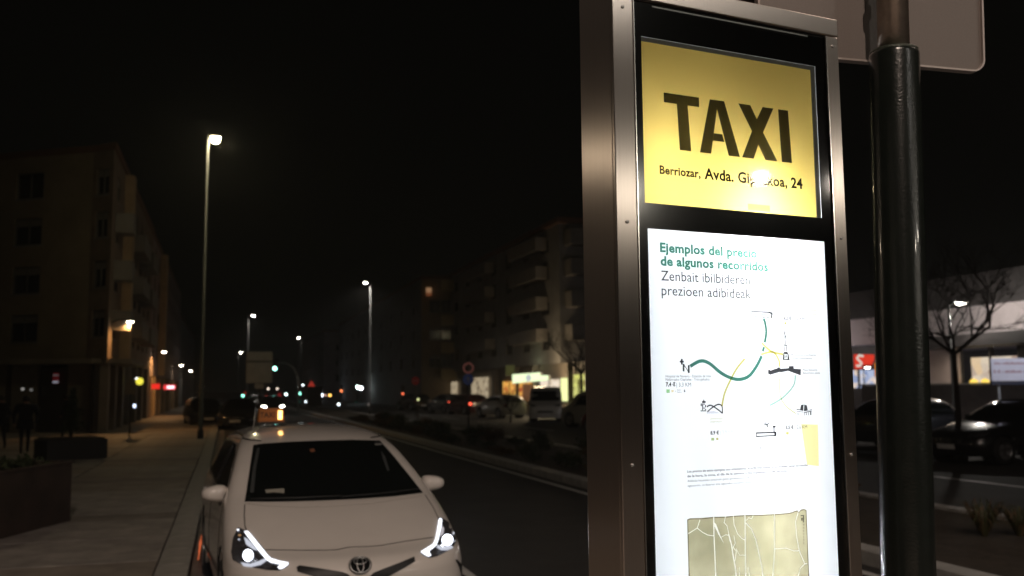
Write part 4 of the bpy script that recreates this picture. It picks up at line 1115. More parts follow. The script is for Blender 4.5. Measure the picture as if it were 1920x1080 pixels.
#@BUILD
# ================================================================== BUILDINGS
M_pane = mat('window_dark_glass', (0.006,0.007,0.008), 0.12)
M_frame = mat('window_frame', (0.10,0.09,0.08), 0.6)
M_shut = mat('roller_shutter', (0.20,0.18,0.16), 0.7)
M_brick = mat('brick_render', (0.22,0.16,0.12), 0.85, noise=0.3, nscale=1.2, bump=0.2)
M_ochre = mat('ochre_render', (0.27,0.21,0.145), 0.85, noise=0.25, nscale=0.8, bump=0.2)
M_grey = mat('grey_render', (0.26,0.25,0.24), 0.85, noise=0.25, nscale=0.8, bump=0.2)
M_pink = mat('rose_render', (0.30,0.23,0.22), 0.85, noise=0.25, nscale=0.8)
M_stone = mat('stone_cladding', (0.20,0.17,0.14), 0.7, noise=0.3, nscale=1.0)
M_roof = mat('roof_tile', (0.16,0.08,0.05), 0.9)
M_balc = mat('balcony_band', (0.24,0.22,0.20), 0.8, noise=0.2, nscale=1)
_win = {}
def window(parent, p, ang, w_, h_, kind='dark', lit=None):
    """recessed window: frame with pane and sill, at the lower middle point p of a wall whose outward side is -y after turning by ang"""
    key = (round(w_,2), round(h_,2))
    if key not in _win:
        f = MB(); t = 0.06
        f.box(-w_/2,-w_/2+t,-0.02,0.08,0,h_); f.box(w_/2-t,w_/2,-0.02,0.08,0,h_); f.box(-w_/2+t,w_/2-t,-0.02,0.08,h_-t,h_); f.box(-w_/2+t,w_/2-t,-0.02,0.08,0,t); f.box(-0.025,0.025,-0.01,0.06,t,h_-t)
        g = MB().quad((-w_/2+t,0.03,t),(w_/2-t,0.03,t),(w_/2-t,0.03,h_-t),(-w_/2+t,0.03,h_-t))
        s = MB().box(-w_/2-0.06,w_/2+0.06,-0.10,0.04,-0.07,-0.002)
        _win[key] = (f.mesh('window', M_frame), g.mesh('pane', M_pane), s.mesh('sill', M_balc), MB().box(-w_/2+t,w_/2-t,-0.005,0.025,h_*0.72,h_-t).mesh('shutter', M_shut))
    fm, gm, sm, hm = _win[key]
    o = obj('window', fm, parent); o.location = p; o.rotation_euler = (0,0,ang)
    q = obj('pane', gm, o)
    if lit: 
        q.data = gm.copy(); q.data.materials.clear(); q.data.materials.append(lit)
    obj('sill', sm, o)
    if random.random() < 0.5: obj('shutter', hm, o)
    return o
def wall_with_holes(mb, P0, P1, z0, z1, holes, depth=0.16):
    """wall sheet from P0 to P1 (outside is to the right of the direction P0->P1 ... facing the street) with recessed openings (s0,s1,za,zb)"""
    d = (P1-P0); L = d.length; d.normalize(); nrm = Vector((d.y, -d.x, 0))
    xs = sorted(set([0, L] + [h[0] for h in holes] + [h[1] for h in holes])); zs = sorted(set([z0, z1] + [h[2] for h in holes] + [h[3] for h in holes]))
    def pt(s, z, o=0): q = P0 + d*s - nrm*o; return (q.x, q.y, z)
    for i in range(len(xs)-1):
        for j in range(len(zs)-1):
            cx, cz = (xs[i]+xs[i+1])/2, (zs[j]+zs[j+1])/2
            if any(h[0] < cx < h[1] and h[2] < cz < h[3] for h in holes): continue
            mb.quad(pt(xs[i],zs[j]), pt(xs[i+1],zs[j]), pt(xs[i+1],zs[j+1]), pt(xs[i],zs[j+1]))
    for (a, b_, c, e) in holes:
        mb.quad(pt(a,c),pt(b_,c),pt(b_,c,depth),pt(a,c,depth)); mb.quad(pt(a,e),pt(b_,e),pt(b_,e,depth),pt(a,e,depth))
        mb.quad(pt(a,c),pt(a,e),pt(a,e,depth),pt(a,c,depth)); mb.quad(pt(b_,c),pt(b_,e),pt(b_,e,depth),pt(b_,c,depth))
        mb.quad(pt(a,c,depth),pt(b_,c,depth),pt(b_,e,depth),pt(a,e,depth))
    return d, nrm
def facade(root, rloc, P0, P1, z0, z1, mt, rowsz, cols, ww, wh, name='wall', lits=(), margin=0.8, detail=True):
    """P0, P1 in world; everything is made relative to the root at rloc"""
    P0 = P0 - rloc; P1 = P1 - rloc; P0.z = P1.z = 0
    L = (P1-P0).length; holes = []
    for r in rowsz:
        for c in range(cols):
            cx = margin + (L-2*margin)*(c+0.5)/cols
            holes.append((cx-ww/2, cx+ww/2, r, r+wh))
    b = MB(); d, nrm = wall_with_holes(b, P0, P1, z0, z1, holes)
    b.build(name, mt, root)
    ang = math.atan2(d.y, d.x)
    k = 0
    for h in holes:
        s = (h[0]+h[1])/2; q = P0 + d*s - nrm*0.07
        window(root, (q.x, q.y, h[2]+0.001), ang, ww-0.02, wh-0.02, lit=lits[k] if k < len(lits) and lits[k] else None)
        k += 1
def quadroof(root, rloc, pts, z, mt, over=0.0, th=0.25, name='roof'):
    P = [(p.x-rloc.x, p.y-rloc.y) for p in pts]; b = MB(); n = len(P)
    c = (sum(p[0] for p in P)/n, sum(p[1] for p in P)/n)
    P = [(c[0]+(p[0]-c[0])*(1+over), c[1]+(p[1]-c[1])*(1+over)) for p in P]
    b.v += [(p[0],p[1],z) for p in P] + [(p[0],p[1],z+th) for p in P]
    b.f.append(tuple(reversed(range(n)))); b.f.append(tuple(range(n,2*n)))
    for j in range(n): b.f.append((j,(j+1)%n,n+(j+1)%n,n+j))
    return b.build(name, mt, root)

# corner block on the left (building B)
A0 = S(-5, 45.0); Rl = A0.copy()
bB = empty('corner_block', A0, 0, 'dark four storey corner block with square windows and shop front on the left', 'building', None)
c1 = at(160, 700, 42.2); c1.z = 0
c0 = at(-292, 700, 45.5); c0.z = 0
floors = [4.0, 6.3, 8.6, 10.6]
# front towards us
facade(bB, Rl, Vector((c0.x,c0.y,0)), Vector((c1.x,c1.y,0)), 3.35, 13.0, M_ochre, [4.15, 6.35, 8.6, 10.75], 2, 1.5, 1.25, margin=0.0)
facade(bB, Rl, Vector((c1.x,c1.y,0)), S(-5,45.0), 3.35, 12.7, M_brick, [4.3, 6.5, 8.75, 10.7], 1, 0.8, 1.2, name='wall', margin=0.05)
facade(bB, Rl, S(-5,45.0), S(-5,69.0), 3.35, 12.7, M_brick, [4.3, 6.5, 8.75, 10.7], 7, 1.4, 1.2, name='wall')
# lit pier by the wall lamp
b = MB(); p0 = S(-4.98,47.2)-Rl
pr = MB()
def ublock(mb, u0, u1, v0, v1, z0, z1, rl):
    c = [S(u0,v0)-rl, S(u1,v0)-rl, S(u1,v1)-rl, S(u0,v1)-rl]
    lo = [(p.x,p.y,z0) for p in c]; hi = [(p.x,p.y,z1) for p in c]
    mb.poly(list(reversed(lo))); mb.poly(hi)
    for k in range(4): mb.poly([lo[k], lo[(k+1)%4], hi[(k+1)%4], hi[k]])
    return mb
M_pier = mat('cream_pier', (0.50,0.36,0.22), 0.8, noise=0.2, nscale=1.5)
ublock(MB(), -4.99, -4.55, 49.8, 50.7, 3.36, 12.6, Rl).build('pier', M_pier, bB)
# balconies along the street side
for z in (5.2, 7.5, 9.7):
    for v0 in (46.2, 52.5, 59.0):
        ublock(MB(), -4.99, -4.2, v0, v0+(1.2 if v0 < 50 else 4.5), z-0.55, z+0.35, Rl).build('balcony', M_balc, bB)
for z in (5.3, 7.7, 9.9):
    q0 = c1-Rl; 
quadroof(bB, Rl, [c0, c1, S(-5.0,45.0), S(-5,69), S(-16,69), S(-18,45)], 12.72, M_roof, 0.015, 0.3)
# ground floor: shop piers, door, dark glass, awning slab
gf = MB(); 
def at0(px_, y_): q = at(px_, 700, y_); q.z = 0; return q
for (pa, pb2) in ((-60,12), (22,70), (128,170)):
    a_, b_ = at0(pa, 42.3)-Rl, at0(pb2, 42.3)-Rl
    gf.box(a_.x, b_.x, a_.y, a_.y+0.4, 0.1, 3.34)
gf.build('ground_wall', M_stone, bB)
a_, b_ = at0(-60, 43.0)-Rl, at0(176, 43.0)-Rl
MB().box(a_.x, b_.x, a_.y, a_.y+0.1, 0.1, 3.3).build('shop_window', M_pane, bB)
for (v0, v1) in ((45.2,45.9),(48.2,49.0),(51.5,52.3),(55,55.8),(59,59.8),(63,63.8),(67.5,69)):
    ublock(MB(), -5.3, -4.95, v0, v1, 0.1, 3.34, Rl).build('ground_pier', M_stone, bB)
ublock(MB(), -5.6, -5.5, 45.2, 69, 0.1, 3.3, Rl).build('shop_window', M_pane, bB)
a_ = at0(-60, 41.6)-Rl; b_ = at0(170, 41.6)-Rl; d_ = S(-4.0,45.4)-Rl; e_ = S(-4.0, 52)-Rl; f_ = S(-5.0,52)-Rl
b = MB(); P = [a_, b_, d_, e_, f_, S(-5,45)-Rl, c1-Rl, c0-Rl]
b.v += [(p.x,p.y,3.12) for p in P] + [(p.x,p.y,3.34) for p in P]; n = len(P)
b.f.append(tuple(reversed(range(n)))); b.f.append(tuple(range(n,2*n)))
for j in range(n): b.f.append((j,(j+1)%n,n+(j+1)%n,n+j))
b.build('canopy', M_stone, bB)
a_, b_ = at0(76,42.2)-Rl, at0(126,42.2)-Rl
dr = MB().box(a_.x, b_.x, a_.y+0.1, a_.y+0.3, 0.1, 2.95).build('door', mat('door_dark',(0.02,0.02,0.02),0.3), bB)
# small lit poster in the door
c = at(105,706,42.1)-Rl
sg1 = MB().box(c.x-0.13,c.x+0.13,c.y-0.02,c.y,c.z-0.30,c.z+0.16)
po = sg1.build('open_sign', mat('open_sign_red',(0.4,0.02,0.02),0.5,emis=(0.6,0.03,0.05),es=0.05), bB)
MB().box(c.x-0.12,c.x+0.12,c.y-0.03,c.y-0.021,c.z-0.28,c.z-0.20).build('sign_bar', emit('sign_white_bar',(0.8,0.85,1.0),0.28), po)
MB().box(c.x-0.12,c.x+0.12,c.y-0.03,c.y-0.021,c.z+0.02,c.z+0.09).build('sign_bar', emit('sign_pale_bar',(0.6,0.5,0.5),0.10), po)

# second block along the left with its own lit pier
A1 = S(-5, 69.2); bC = empty('terrace_block', A1, 0, 'second dark block of the left terrace with an orange lit pier', 'building')
facade(bC, A1, S(-5,69.1), S(-5,112), 3.0, 12.6, M_pink, [4.2, 6.6, 9.0, 10.9], 9, 1.4, 1.2)
ublock(MB(), -4.98, -4.5, 77.2, 78.4, 3.1, 12.4, A1).build('pier', M_pier, bC)
ublock(MB(), -5.4, -5.1, 69.2, 112, 0.1, 3.0, A1).build('shop_front', M_pane, bC)
for vv in (69.6, 74, 80, 86, 93, 101, 110): ublock(MB(), -5.09, -4.9, vv, vv+1.0, 0.1, 2.99, A1).build('ground_pier', M_pier, bC)
quadroof(bC, A1, [S(-5,69.1), S(-5,112), S(-16,112), S(-16,69.1)], 12.6, M_roof, 0.01, 0.3)
A2 = S(-5.2, 112.2); bD = empty('terrace_block', A2, 0, 'farthest low dark block closing the left terrace', 'building')
facade(bD, A2, S(-5.2,112.2), S(-5.2,170), 0.1, 10.5, M_grey, [3.5, 6.0, 8.2], 8, 1.4, 1.2)
quadroof(bD, A2, [S(-5.2,112.2), S(-5.2,170), S(-16,170), S(-16,112.2)], 10.5, M_roof, 0.01, 0.3)
# nearest building at the very left edge: only its balcony slabs reach into the picture
A3 = S(-9, 20); bA = empty('balcony_block', A3, 0, 'near block at the left edge of which only balcony ends show', 'building')
facade(bA, A3, S(-7.2,8), S(-7.2,24.8), 0.1, 13.5, M_grey, [1.0, 4.2, 6.9, 9.6], 4, 1.5, 1.5)
b = MB(); d, _n = wall_with_holes(b, S(-7.2,24.8)-A3, S(-18,24.8)-A3, 0.1, 13.5, []); b.build('wall', M_grey, bA)
for zc in (7.0, 9.15, 11.05):
    ublock(MB(), -7.19, -5.55, 14, 24.6, zc-0.30, zc, A3).build('balcony_slab', M_balc, bA)
    ublock(MB(), -5.64, -5.56, 14, 24.6, zc+0.002, zc+0.95, A3).build('balcony_railing', mat('railing_dark',(0.05,0.045,0.04),0.6), bA)

# right hand blocks
Y_lit = emit('lamp_lit_curtain', (1.0,0.62,0.36), 0.55)
A4 = S(22, 61); bE = empty('apartment_block', A4, 0, 'four storey apartment block over the lit shops right of centre', 'building')
facade(bE, A4, S(22,100), S(22,61.5), 3.6, 13.3, M_grey, [4.6, 7.1, 9.6, 11.6], 8, 1.7, 1.3)
facade(bE, A4, S(22,61.5), S(40,61.5), 3.6, 13.3, M_grey, [4.6, 7.1, 9.6, 11.6], 4, 1.7, 1.3)
for z in (5.9, 8.2, 10.4, 12.5):
    ublock(MB(), 22.4, 32, 60.2, 61.48, z-0.8, z+0.3, A4).build('balcony', M_balc, bE)
    ublock(MB(), 21.1, 21.98, 64, 71, z-0.7, z+0.2, A4).build('balcony', M_balc, bE)
    ublock(MB(), 21.1, 21.98, 78, 86, z-0.7, z+0.2, A4).build('balcony', M_balc, bE)
quadroof(bE, A4, [S(22,100), S(22,61.5), S(40,61.5), S(40,100)], 13.3, M_roof, 0.03, 0.35)
# its ground floor shops: a lit band behind glass between piers
def shop(px0, px1, z0, z1, mt, root, rl, name='shop_window', u=22.02):
    a, b2 = on_row(px0, u), on_row(px1, u)
    a -= rl; b2 -= rl
    fr = MB().quad((a.x,a.y,z0),(b2.x,b2.y,z0),(b2.x,b2.y,z1),(a.x,a.y,z1)).build(name, mt, root)
    return fr
def shop_mat(name, c1_, c2_, c3_, es, sc=2.2):
    """a lit room seen through a shop window: goods, shelves and lamps as soft patches"""
    M = bpy.data.materials.new(name); M.use_nodes = True
    n = M.node_tree.nodes; L = M.node_tree.links; n.remove(n['Principled BSDF'])
    e = n.new('ShaderNodeEmission'); e.inputs[1].default_value = es
    tc = n.new('ShaderNodeTexCoord'); mp = n.new('ShaderNodeMapping'); mp.inputs['Scale'].default_value = (1,1,1.6)
    v = n.new('ShaderNodeTexVoronoi'); v.inputs['Scale'].default_value = sc; r = n.new('ShaderNodeValToRGB')
    r.color_ramp.elements[0].color = (*c1_,1); r.color_ramp.elements[1].color = (*c3_,1); r.color_ramp.elements[1].position = 0.85
    k = r.color_ramp.elements.new(0.5); k.color = (*c2_,1)
    L.new(tc.outputs['Object'], mp.inputs[0]); L.new(mp.outputs[0], v.inputs['Vector']); L.new(v.outputs['Color'], r.inputs['Fac']); L.new(r.outputs[0], e.inputs[0]); L.new(e.outputs[0], n['Material Output'].inputs[0])
    return M
W_or = shop_mat('orange_shop_room', (0.9,0.42,0.07), (1.0,0.55,0.12), (0.5,0.10,0.03), 0.9)
W_cr = shop_mat('cream_shop_room', (0.55,0.42,0.25), (0.75,0.62,0.42), (0.3,0.22,0.14), 0.62)
W_wh = shop_mat('white_shop_room', (0.95,0.80,0.58), (1.0,0.86,0.70), (0.6,0.45,0.28), 0.95)
W_ye = shop_mat('yellow_shop_room', (0.75,0.75,0.14), (0.9,0.9,0.3), (0.35,0.30,0.08), 0.85)
W_lm = emit('lime_shop_light', (0.95,1.0,0.45), 1.2)
SHP = on_row(1000, 22.0)
sh = empty('lit_shops', SHP, 0, 'row of lit orange, cream and yellow shop windows at street level right of centre', 'shop')
gw = MB()
a, b2 = on_row(820,22.25)-SHP, on_row(1130,22.25)-SHP
gw.quad((a.x,a.y,0.1),(b2.x,b2.y,0.1),(b2.x,b2.y,3.6),(a.x,a.y,3.6)); gw.build('shop_wall', M_stone, sh)
for (p0_, p1_, z0_, z1_, mm_) in [(836,858,0.9,2.6,W_cr),(884,916,0.9,2.9,W_cr),(943,970,0.9,2.45,W_or),(973,997,1.0,2.5,W_or),(1013,1050,1.0,2.5,W_wh),(1052,1065,1.0,2.55,W_lm),(1075,1097,1.0,2.75,W_ye),(1098,1106,0.6,2.8,W_cr)]:
    shop(p0_, p1_, z0_, z1_, mm_, sh, SHP)
d0 = shop(980, 997, 1.0, 2.2, mat('shop_door_brown',(0.10,0.05,0.03),0.6,emis=(0.5,0.22,0.10),es=0.25), sh, SHP, 'shop_door', 21.98)
for p0_ in (932, 971, 1005, 1070): 
    q = on_row(p0_, 21.95)-SHP; MB().box(q.x-0.18,q.x+0.18,q.y-0.1,q.y+0.1,0.1,3.55).build('pier', M_stone, sh)
for p0_, k_ in ((1030,0),(896,0),(955,0),(1085,0)):
    q = on_row(p0_, 21.9)-SHP; MB().box(q.x-0.03,q.x+0.03,q.y-0.02,q.y+0.02,0.9,2.5).build('mullion', M_black, sh)
light('shop_glow', 'POINT', tuple(on_row(1010,20.2)-SHP+Vector((0,0,2.8))), 280, (1.0,0.75,0.45), sh, 0.5)
# the long lit sign in two steps
q0 = on_row(965, 21.4); q1 = on_row(1033, 21.4); qm = on_row(1018, 21.4)
sg = empty('shop_sign', q0, 0, 'long pale green lit box sign in two steps over the orange shop', 'shop sign')
b = MB(); dz = [at(965,719,q0.y).z, at(965,702,q0.y).z, at(1018,698,qm.y).z, at(1018,703.5,qm.y).z, at(1033,703.5,q1.y).z, at(1033,713,q1.y).z]
P = [(q0-q0,dz[0]),(q1-q0,dz[5]),(q1-q0,dz[4]),(qm-q0,dz[3]),(qm-q0,dz[2]),(q0-q0,dz[1])]
nn = Vector((-SR.x,-SR.y,0))*0.18
fr_ = [Vector((p.x,p.y,z))+nn for p, z in P]; bk_ = [Vector((p.x,p.y,z)) for p, z in P]
b.poly(fr_); n=len(P)
E_sign = emit('sign_green_white', (0.86,1.0,0.62), 1.25)
b.build('sign_face', E_sign, sg)
b = MB(); b.poly(list(reversed(bk_)))
for j in range(n): b.poly([fr_[(j+1)%n], fr_[j], bk_[j], bk_[(j+1)%n]])
b.build('sign_case', M_steel, sg)
# grey-white round mark in the middle of the sign
qa = on_row(991, 21.4)+nn*1.08-q0; qb = on_row(1001, 21.4)+nn*1.08-q0
zc = (at(996,709,(q0+qa).y).z)
MB().poly([((qa.x+qb.x)/2+(qb.x-qa.x)/2*math.cos(t), (qa.y+qb.y)/2+(qb.y-qa.y)/2*math.cos(t), zc+0.26*math.sin(t)) for t in [2*PI*k/16 for k in range(16)]]).build('sign_mark', emit('sign_mark_grey',(0.75,0.8,0.8),0.75), sg)
light('sign_glow', 'AREA', tuple((q1-q0)*0.5+nn*2.2+Vector((0,0,dz[0]+0.3))), 30, (0.9,1.0,0.6), sg, 1.0, rot=(PI/2,0,ST-PI/2))
# green strip sign of the neighbour
q = on_row(957, 21.5); gsn = empty('vertical_sign', q, 0, 'dim green vertical strip sign beside the long lit sign', 'shop sign')
MB().box(-0.35,0.35,-0.08,0.08,2.9,3.7).build('sign_face', mat('dim_green_sign',(0.2,0.22,0.10),0.5,emis=(0.35,0.42,0.12),es=0.06), gsn)
MB().box(-0.37,0.37,-0.06,0.10,2.84,2.895).build('sign_edge', M_steel, gsn)

# the block with yellow lit bands, facing us
A5 = S(19.7,100); bF = empty('apartment_block', A5, 0, 'block with yellowish lit balcony bands and one small orange window, right of centre', 'building')
fc0, fc1 = at0(790, 97)-Vector((0,0,0)), at0(907, 97)
zT = 13.2
facade(bF, A5, Vector((fc0.x,fc0.y,0)), Vector((fc1.x,fc1.y,0)), 0.1, zT, M_ochre, [4.1, 6.9, 9.7], 4, 1.2, 1.3, lits=[None]*12)
facade(bF, A5, S(to_uv(fc0)[0], 170), Vector((fc0.x,fc0.y,0)), 0.1, zT, M_grey, [4.1,6.9,9.7], 10, 1.4, 1.3)
a_, b_ = at0(828,96.2)-A5, at0(906,96.2)-A5
for z in (2.95, 5.65, 8.4, 12.0):
    MB().box(a_.x,b_.x,a_.y-0.6,a_.y+0.75,z-0.1,z+0.95).build('balcony', mat('yellow_balcony',(0.45,0.36,0.20),0.8), bF)
quadroof(bF, A5, [Vector((fc0.x,fc0.y,0)), Vector((fc1.x,fc1.y,0)), S(40,100), S(40,170), S(to_uv(fc0)[0],170)], zT, M_roof, 0.01, 0.3)
c = at(804,547,96.6)-A5
MB().box(c.x-0.28,c.x+0.28,c.y-0.05,c.y-0.01,c.z-0.1,c.z+0.42).build('lit_window', emit('lit_window_orange',(1.0,0.55,0.28),0.26), bF)
MB().box(c.x-0.28,c.x+0.28,c.y-0.05,c.y-0.01,c.z-0.42,c.z-0.12).build('lit_window', emit('lit_window_dim',(0.8,0.25,0.10),0.16), bF)
A6 = S(17, 175); bG = empty('far_block', A6, 0, 'far dark block behind the median lamp, left of the yellow banded one', 'building')
facade(bG, A6, S(17,240), S(17,175), 0.1, 12.5, M_pink, [3.5,6.3,9.1], 8, 1.5, 1.3)
facade(bG, A6, S(17,175), S(40,175), 0.1, 12.5, M_pink, [3.5,6.3,9.1], 5, 1.5, 1.3)
quadroof(bG, A6, [S(17,240),S(17,175),S(40,175),S(40,240)], 12.5, M_roof, 0.01, 0.3)

# right hand single storey shop behind the parked saloon
A7 = S(28, 28); bH = empty('low_shop', A7, 0, 'low white walled shop with dark canopy and lit windows at the right edge', 'shop')
M_wht = mat('white_shop_wall', (0.62,0.55,0.56), 0.8, noise=0.15, nscale=1.0)
M_dark = mat('dark_cladding', (0.035,0.03,0.03), 0.6, noise=0.3, nscale=2)
def uw(u0,u1,v0,v1,z0,z1,mt,name='wall'): return ublock(MB(), u0,u1,v0,v1,z0,z1,A7).build(name, mt, bH)
uw(28.3, 40, 18, 52, 3.75, 4.95, M_wht, 'upper_wall')
uw(28.0, 41, 17.5, 52.5, 4.97, 6.2, M_dark, 'roof_edge')
uw(26.4, 28.2, 18, 33.6, 3.3, 3.74, M_dark, 'canopy')
uw(28.4, 28.8, 34.0, 52, 2.6, 3.7, M_dark, 'shop_fascia')
uw(28.5, 40, 18, 28.6, 0.13, 3.7, M_dark, 'wall')
uw(28.5, 28.9, 32.0, 33.6, 0.13, 3.7, M_wht, 'wall')
uw(40.1, 41, 18, 52, 0.13, 4.9, M_dark, 'wall')
W_sh = shop_mat('lit_shop_room', (0.95,0.62,0.28), (0.9,0.78,0.62), (0.28,0.10,0.07), 0.8, 1.6)
W_kiosk = shop_mat('kiosk_room', (0.9,0.62,0.35), (0.55,0.62,0.80), (0.15,0.22,0.45), 1.0, 2.2)
rm = ublock(MB(), 30.3, 30.4, 28.6, 33, 1.7, 3.0, A7).build('lit_room', W_sh, bH)
for v0 in (28.7, 30.1, 31.6): uw(28.55, 28.62, v0, v0+0.07, 1.0, 3.5, M_black, 'window_frame')
uw(28.5, 28.6, 28.6, 52, 0.13, 1.75, M_dark, 'plinth')
ublock(MB(), 30.3, 30.4, 35.5, 50, 0.3, 2.9, A7).build('lit_room', W_kiosk, bH)
for v0 in (36.2, 38.2, 40.6, 43.5, 47): uw(28.55, 28.62, v0, v0+0.08, 0.3, 2.6, M_black, 'window_frame')
for q_, e_, c_ in ((29.0,0.5,'a'),(30.9,0.6,'b'),(31.5,0.4,'c')):
    p = S(29.0, q_, 1.95)-A7; MB().lathe([(0.02,-0.16),(0.13,-0.1),(0.17,0),(0.13,0.1),(0.02,0.16)], tuple(p), 10).build('lantern', emit('gold_lantern',(1.0,0.68,0.12),1.3), bH, True)
light('shop_light', 'AREA', tuple(S(27.2,30.8,3.2)-A7), 45, (1.0,0.8,0.6), bH, 1.4, rot=(0,0,0))
light('kiosk_light', 'POINT', tuple(S(25.6,40,3.4)-A7), 130, (1.0,0.88,0.86), bH, 0.3)
# low parapet wall before it
A8 = S(26, 18); pw_ = empty('parapet_wall', A8, 0, 'low dark wall with pale coping before the right hand shop', 'wall')
ublock(MB(), 25.9, 26.1, 14, 34.5, 0.13, 1.86, A8).build('wall', mat('rough_wall',(0.10,0.08,0.075),0.9,noise=0.4,nscale=2,bump=0.4), pw_)
ublock(MB(), 25.85, 26.15, 14, 34.5, 1.862, 1.93, A8).build('coping', M_kerb, pw_)
# red sign with a white S-shaped stroke
c = at(1621, 677, 42.5); 
rsn = empty('shop_sign', c, 0.1, 'small red lit sign with a white swirl in the gap beside the green post', 'shop sign')
def flat(polys, y, mt, name, par):
    b = MB()
    for p in polys: b.poly([(q[0], y, q[1]) for q in p])
    return b.build(name, mt, par)
MB().prism([(-0.62,-0.5),(0.35,-0.42),(0.62,0.0),(0.66,0.40),(-0.62,0.42)], 0, 0.12).build('sign_face', emit('sign_red',(0.85,0.05,0.025),0.85), rsn)
pts = [(-0.10,0.30),(-0.35,0.36),(-0.5,0.18),(-0.36,0.02),(-0.22,-0.12),(-0.34,-0.30),(-0.56,-0.28)]
MB().tube([(p[0],-0.05,p[1]) for p in pts], 0.075, 8).build('swirl', emit('swirl_white',(0.9,0.82,0.72),0.8), rsn, True)
MB().box(-0.05,0.05,0.13,0.6,-0.2,0.0).build('bracket', M_black, rsn)
c = at(1645.5, 693, 42.5)
osn = empty('strip_sign', c, ST, 'narrow orange lit strip sign left of the green post', 'shop sign')
MB().box(-0.14,0.14,-0.05,0.05,-0.42,0.42).build('sign_face', emit('strip_orange',(1.0,0.30,0.03),1.0), osn)
MB().box(-0.16,0.16,0.051,0.12,-0.44,0.44).build('sign_case', M_black, osn)
rsn.scale = (0.72,0.72,0.72); osn.scale = (0.72,0.72,0.72)
# white hoarding at the right edge
c = at(1860, 716, 26.0)
hb = empty('hoarding', c, math.radians(2), 'white hoarding board with two faint red lines of writing at the right edge', 'sign')
M_hb = mat('hoarding_white', (0.62,0.60,0.66), 0.6, noise=0.08, nscale=3)
MB().box(0, 2.9, 0, 0.05, 0.02, 0.64).build('board', M_hb, hb, bevel=0.01)
MB().box(-0.02, 2.92, -0.02, 0.07, -0.08, 0.018).build('rail', mat('blue_black_rail',(0.02,0.022,0.04),0.5), hb)
M_red = mat('faded_red_ink', (0.40,0.20,0.22), 0.7)
rr = random.Random(4)
for (z, h_) in ((0.47,0.055), (0.24,0.065)):
    x = 0.09 if z > 0.4 else 0.07; b = MB()
    while x < 2.8:
        w_ = rr.choice([0.018,0.03,0.035,0.04])
        hh = h_*(1.25 if rr.random() < 0.2 else rr.uniform(0.75,1.0))
        b.box(x, x+w_, -0.004, -0.001, z, z+hh); b.box(x, x+w_*1.3, -0.004, -0.001, z+hh*0.4, z+hh*0.62); x += w_+0.018
        if rr.random() < 0.16: x += 0.045
    b.build('lettering', M_red, hb)
for x in (0.2, 1.5, 2.7): MB().box(x, x+0.06, 0.08, 0.13, -c.z+0.0, 0.6).build('stake', M_steel, hb)
light('hoarding_fill', 'SPOT', (1.2,-3.5,2.2), 450, (0.86,0.88,1.0), hb, 0.2, rot=(math.radians(52),0,0), spot=80)  # light without a fixture, added to brighten the board
c = at(1917, 655, 30); 
#@STREET
# ================================================================== SIGNS, TRAFFIC LIGHTS
def pole_root(name, px_, py_, y_, label, cat, group=None, rz=ST):
    c = at(px_, py_, y_); return empty(name, (c.x, c.y, 0.0), rz, label, cat, group), c.z
# grey signboard seen from behind
rt, zc = pole_root('signboard', 486.5, 689, 45, 'large grey rectangular signboard seen from behind on a thin pole behind the taxi', 'sign', rz=0.22)
MB().box(-0.60,0.60,-0.03,0.02,zc-0.73,zc+0.74).build('board', mat('board_back',(0.42,0.41,0.40),0.7,noise=0.15,nscale=3), rt, bevel=0.02)
MB().box(-0.60,0.60,-0.045,-0.031,zc+0.25,zc+0.31).build('rail', M_pole, rt)
MB().box(-0.20,0.22,-0.03,0.02,zc-1.0,zc-0.76).build('plate', mat('plate_back',(0.42,0.40,0.39),0.7), rt)
MB().tube([(0.02,0.07,0),(0.02,0.07,zc+0.75)],0.045,10).build('pole', M_pole, rt, True)
# curved arm traffic light
c = at(559.5, 722, 84)
tl = empty('traffic_light', (c.x,c.y,0), 0, 'curved mast arm with a green traffic light hanging at its end', 'traffic light')
zt2 = c.z; dx = at(516,690,84).x - c.x; zh = at(516,684,84).z
arc = [(0,0,0.0),(0,0,zt2)] + [(dx*0.62*(1-math.cos(t))*1.0, 0, zt2+(zh-zt2+0.15)*math.sin(t)) for t in [PI/2*k/8 for k in range(1,9)]] + [(dx,0,zh+0.22)]
MB().tube(arc, [0.09]*2+[0.07]*8+[0.05], 8).build('mast', M_steel, tl, True)
hdz = at(516,690,84).z
hd_ = MB().box(dx-0.22,dx+0.22,-0.12,0.12,hdz-0.35,hdz+0.75).build('signal_head', M_black, tl, bevel=0.04)
MB().lathe([(0.16,-0.01),(0.16,0.01)], (0,0,0), 14).build('green_lamp', emit('signal_green',(0.35,1.0,0.80),9.0), hd_, loc=(dx,-0.14,hdz-0.05)).rotation_euler = (PI/2,0,0)
MB().lathe([(0.12,-0.01),(0.12,0.01)], (0,0,0), 14).build('amber_lamp', emit('signal_pale',(1.0,0.72,0.6),1.2), hd_, loc=(dx-0.35,-0.14,hdz+0.50)).rotation_euler = (PI/2,0,0)
E_G = emit('signal_green_far',(0.30,1.0,0.72),6.0); E_R = emit('signal_red_far',(1.0,0.06,0.05),5.0)
E_W = emit('far_white',(1.0,0.97,0.92),40.0); E_A = emit('signal_amber_far',(1.0,0.55,0.12),8.0)
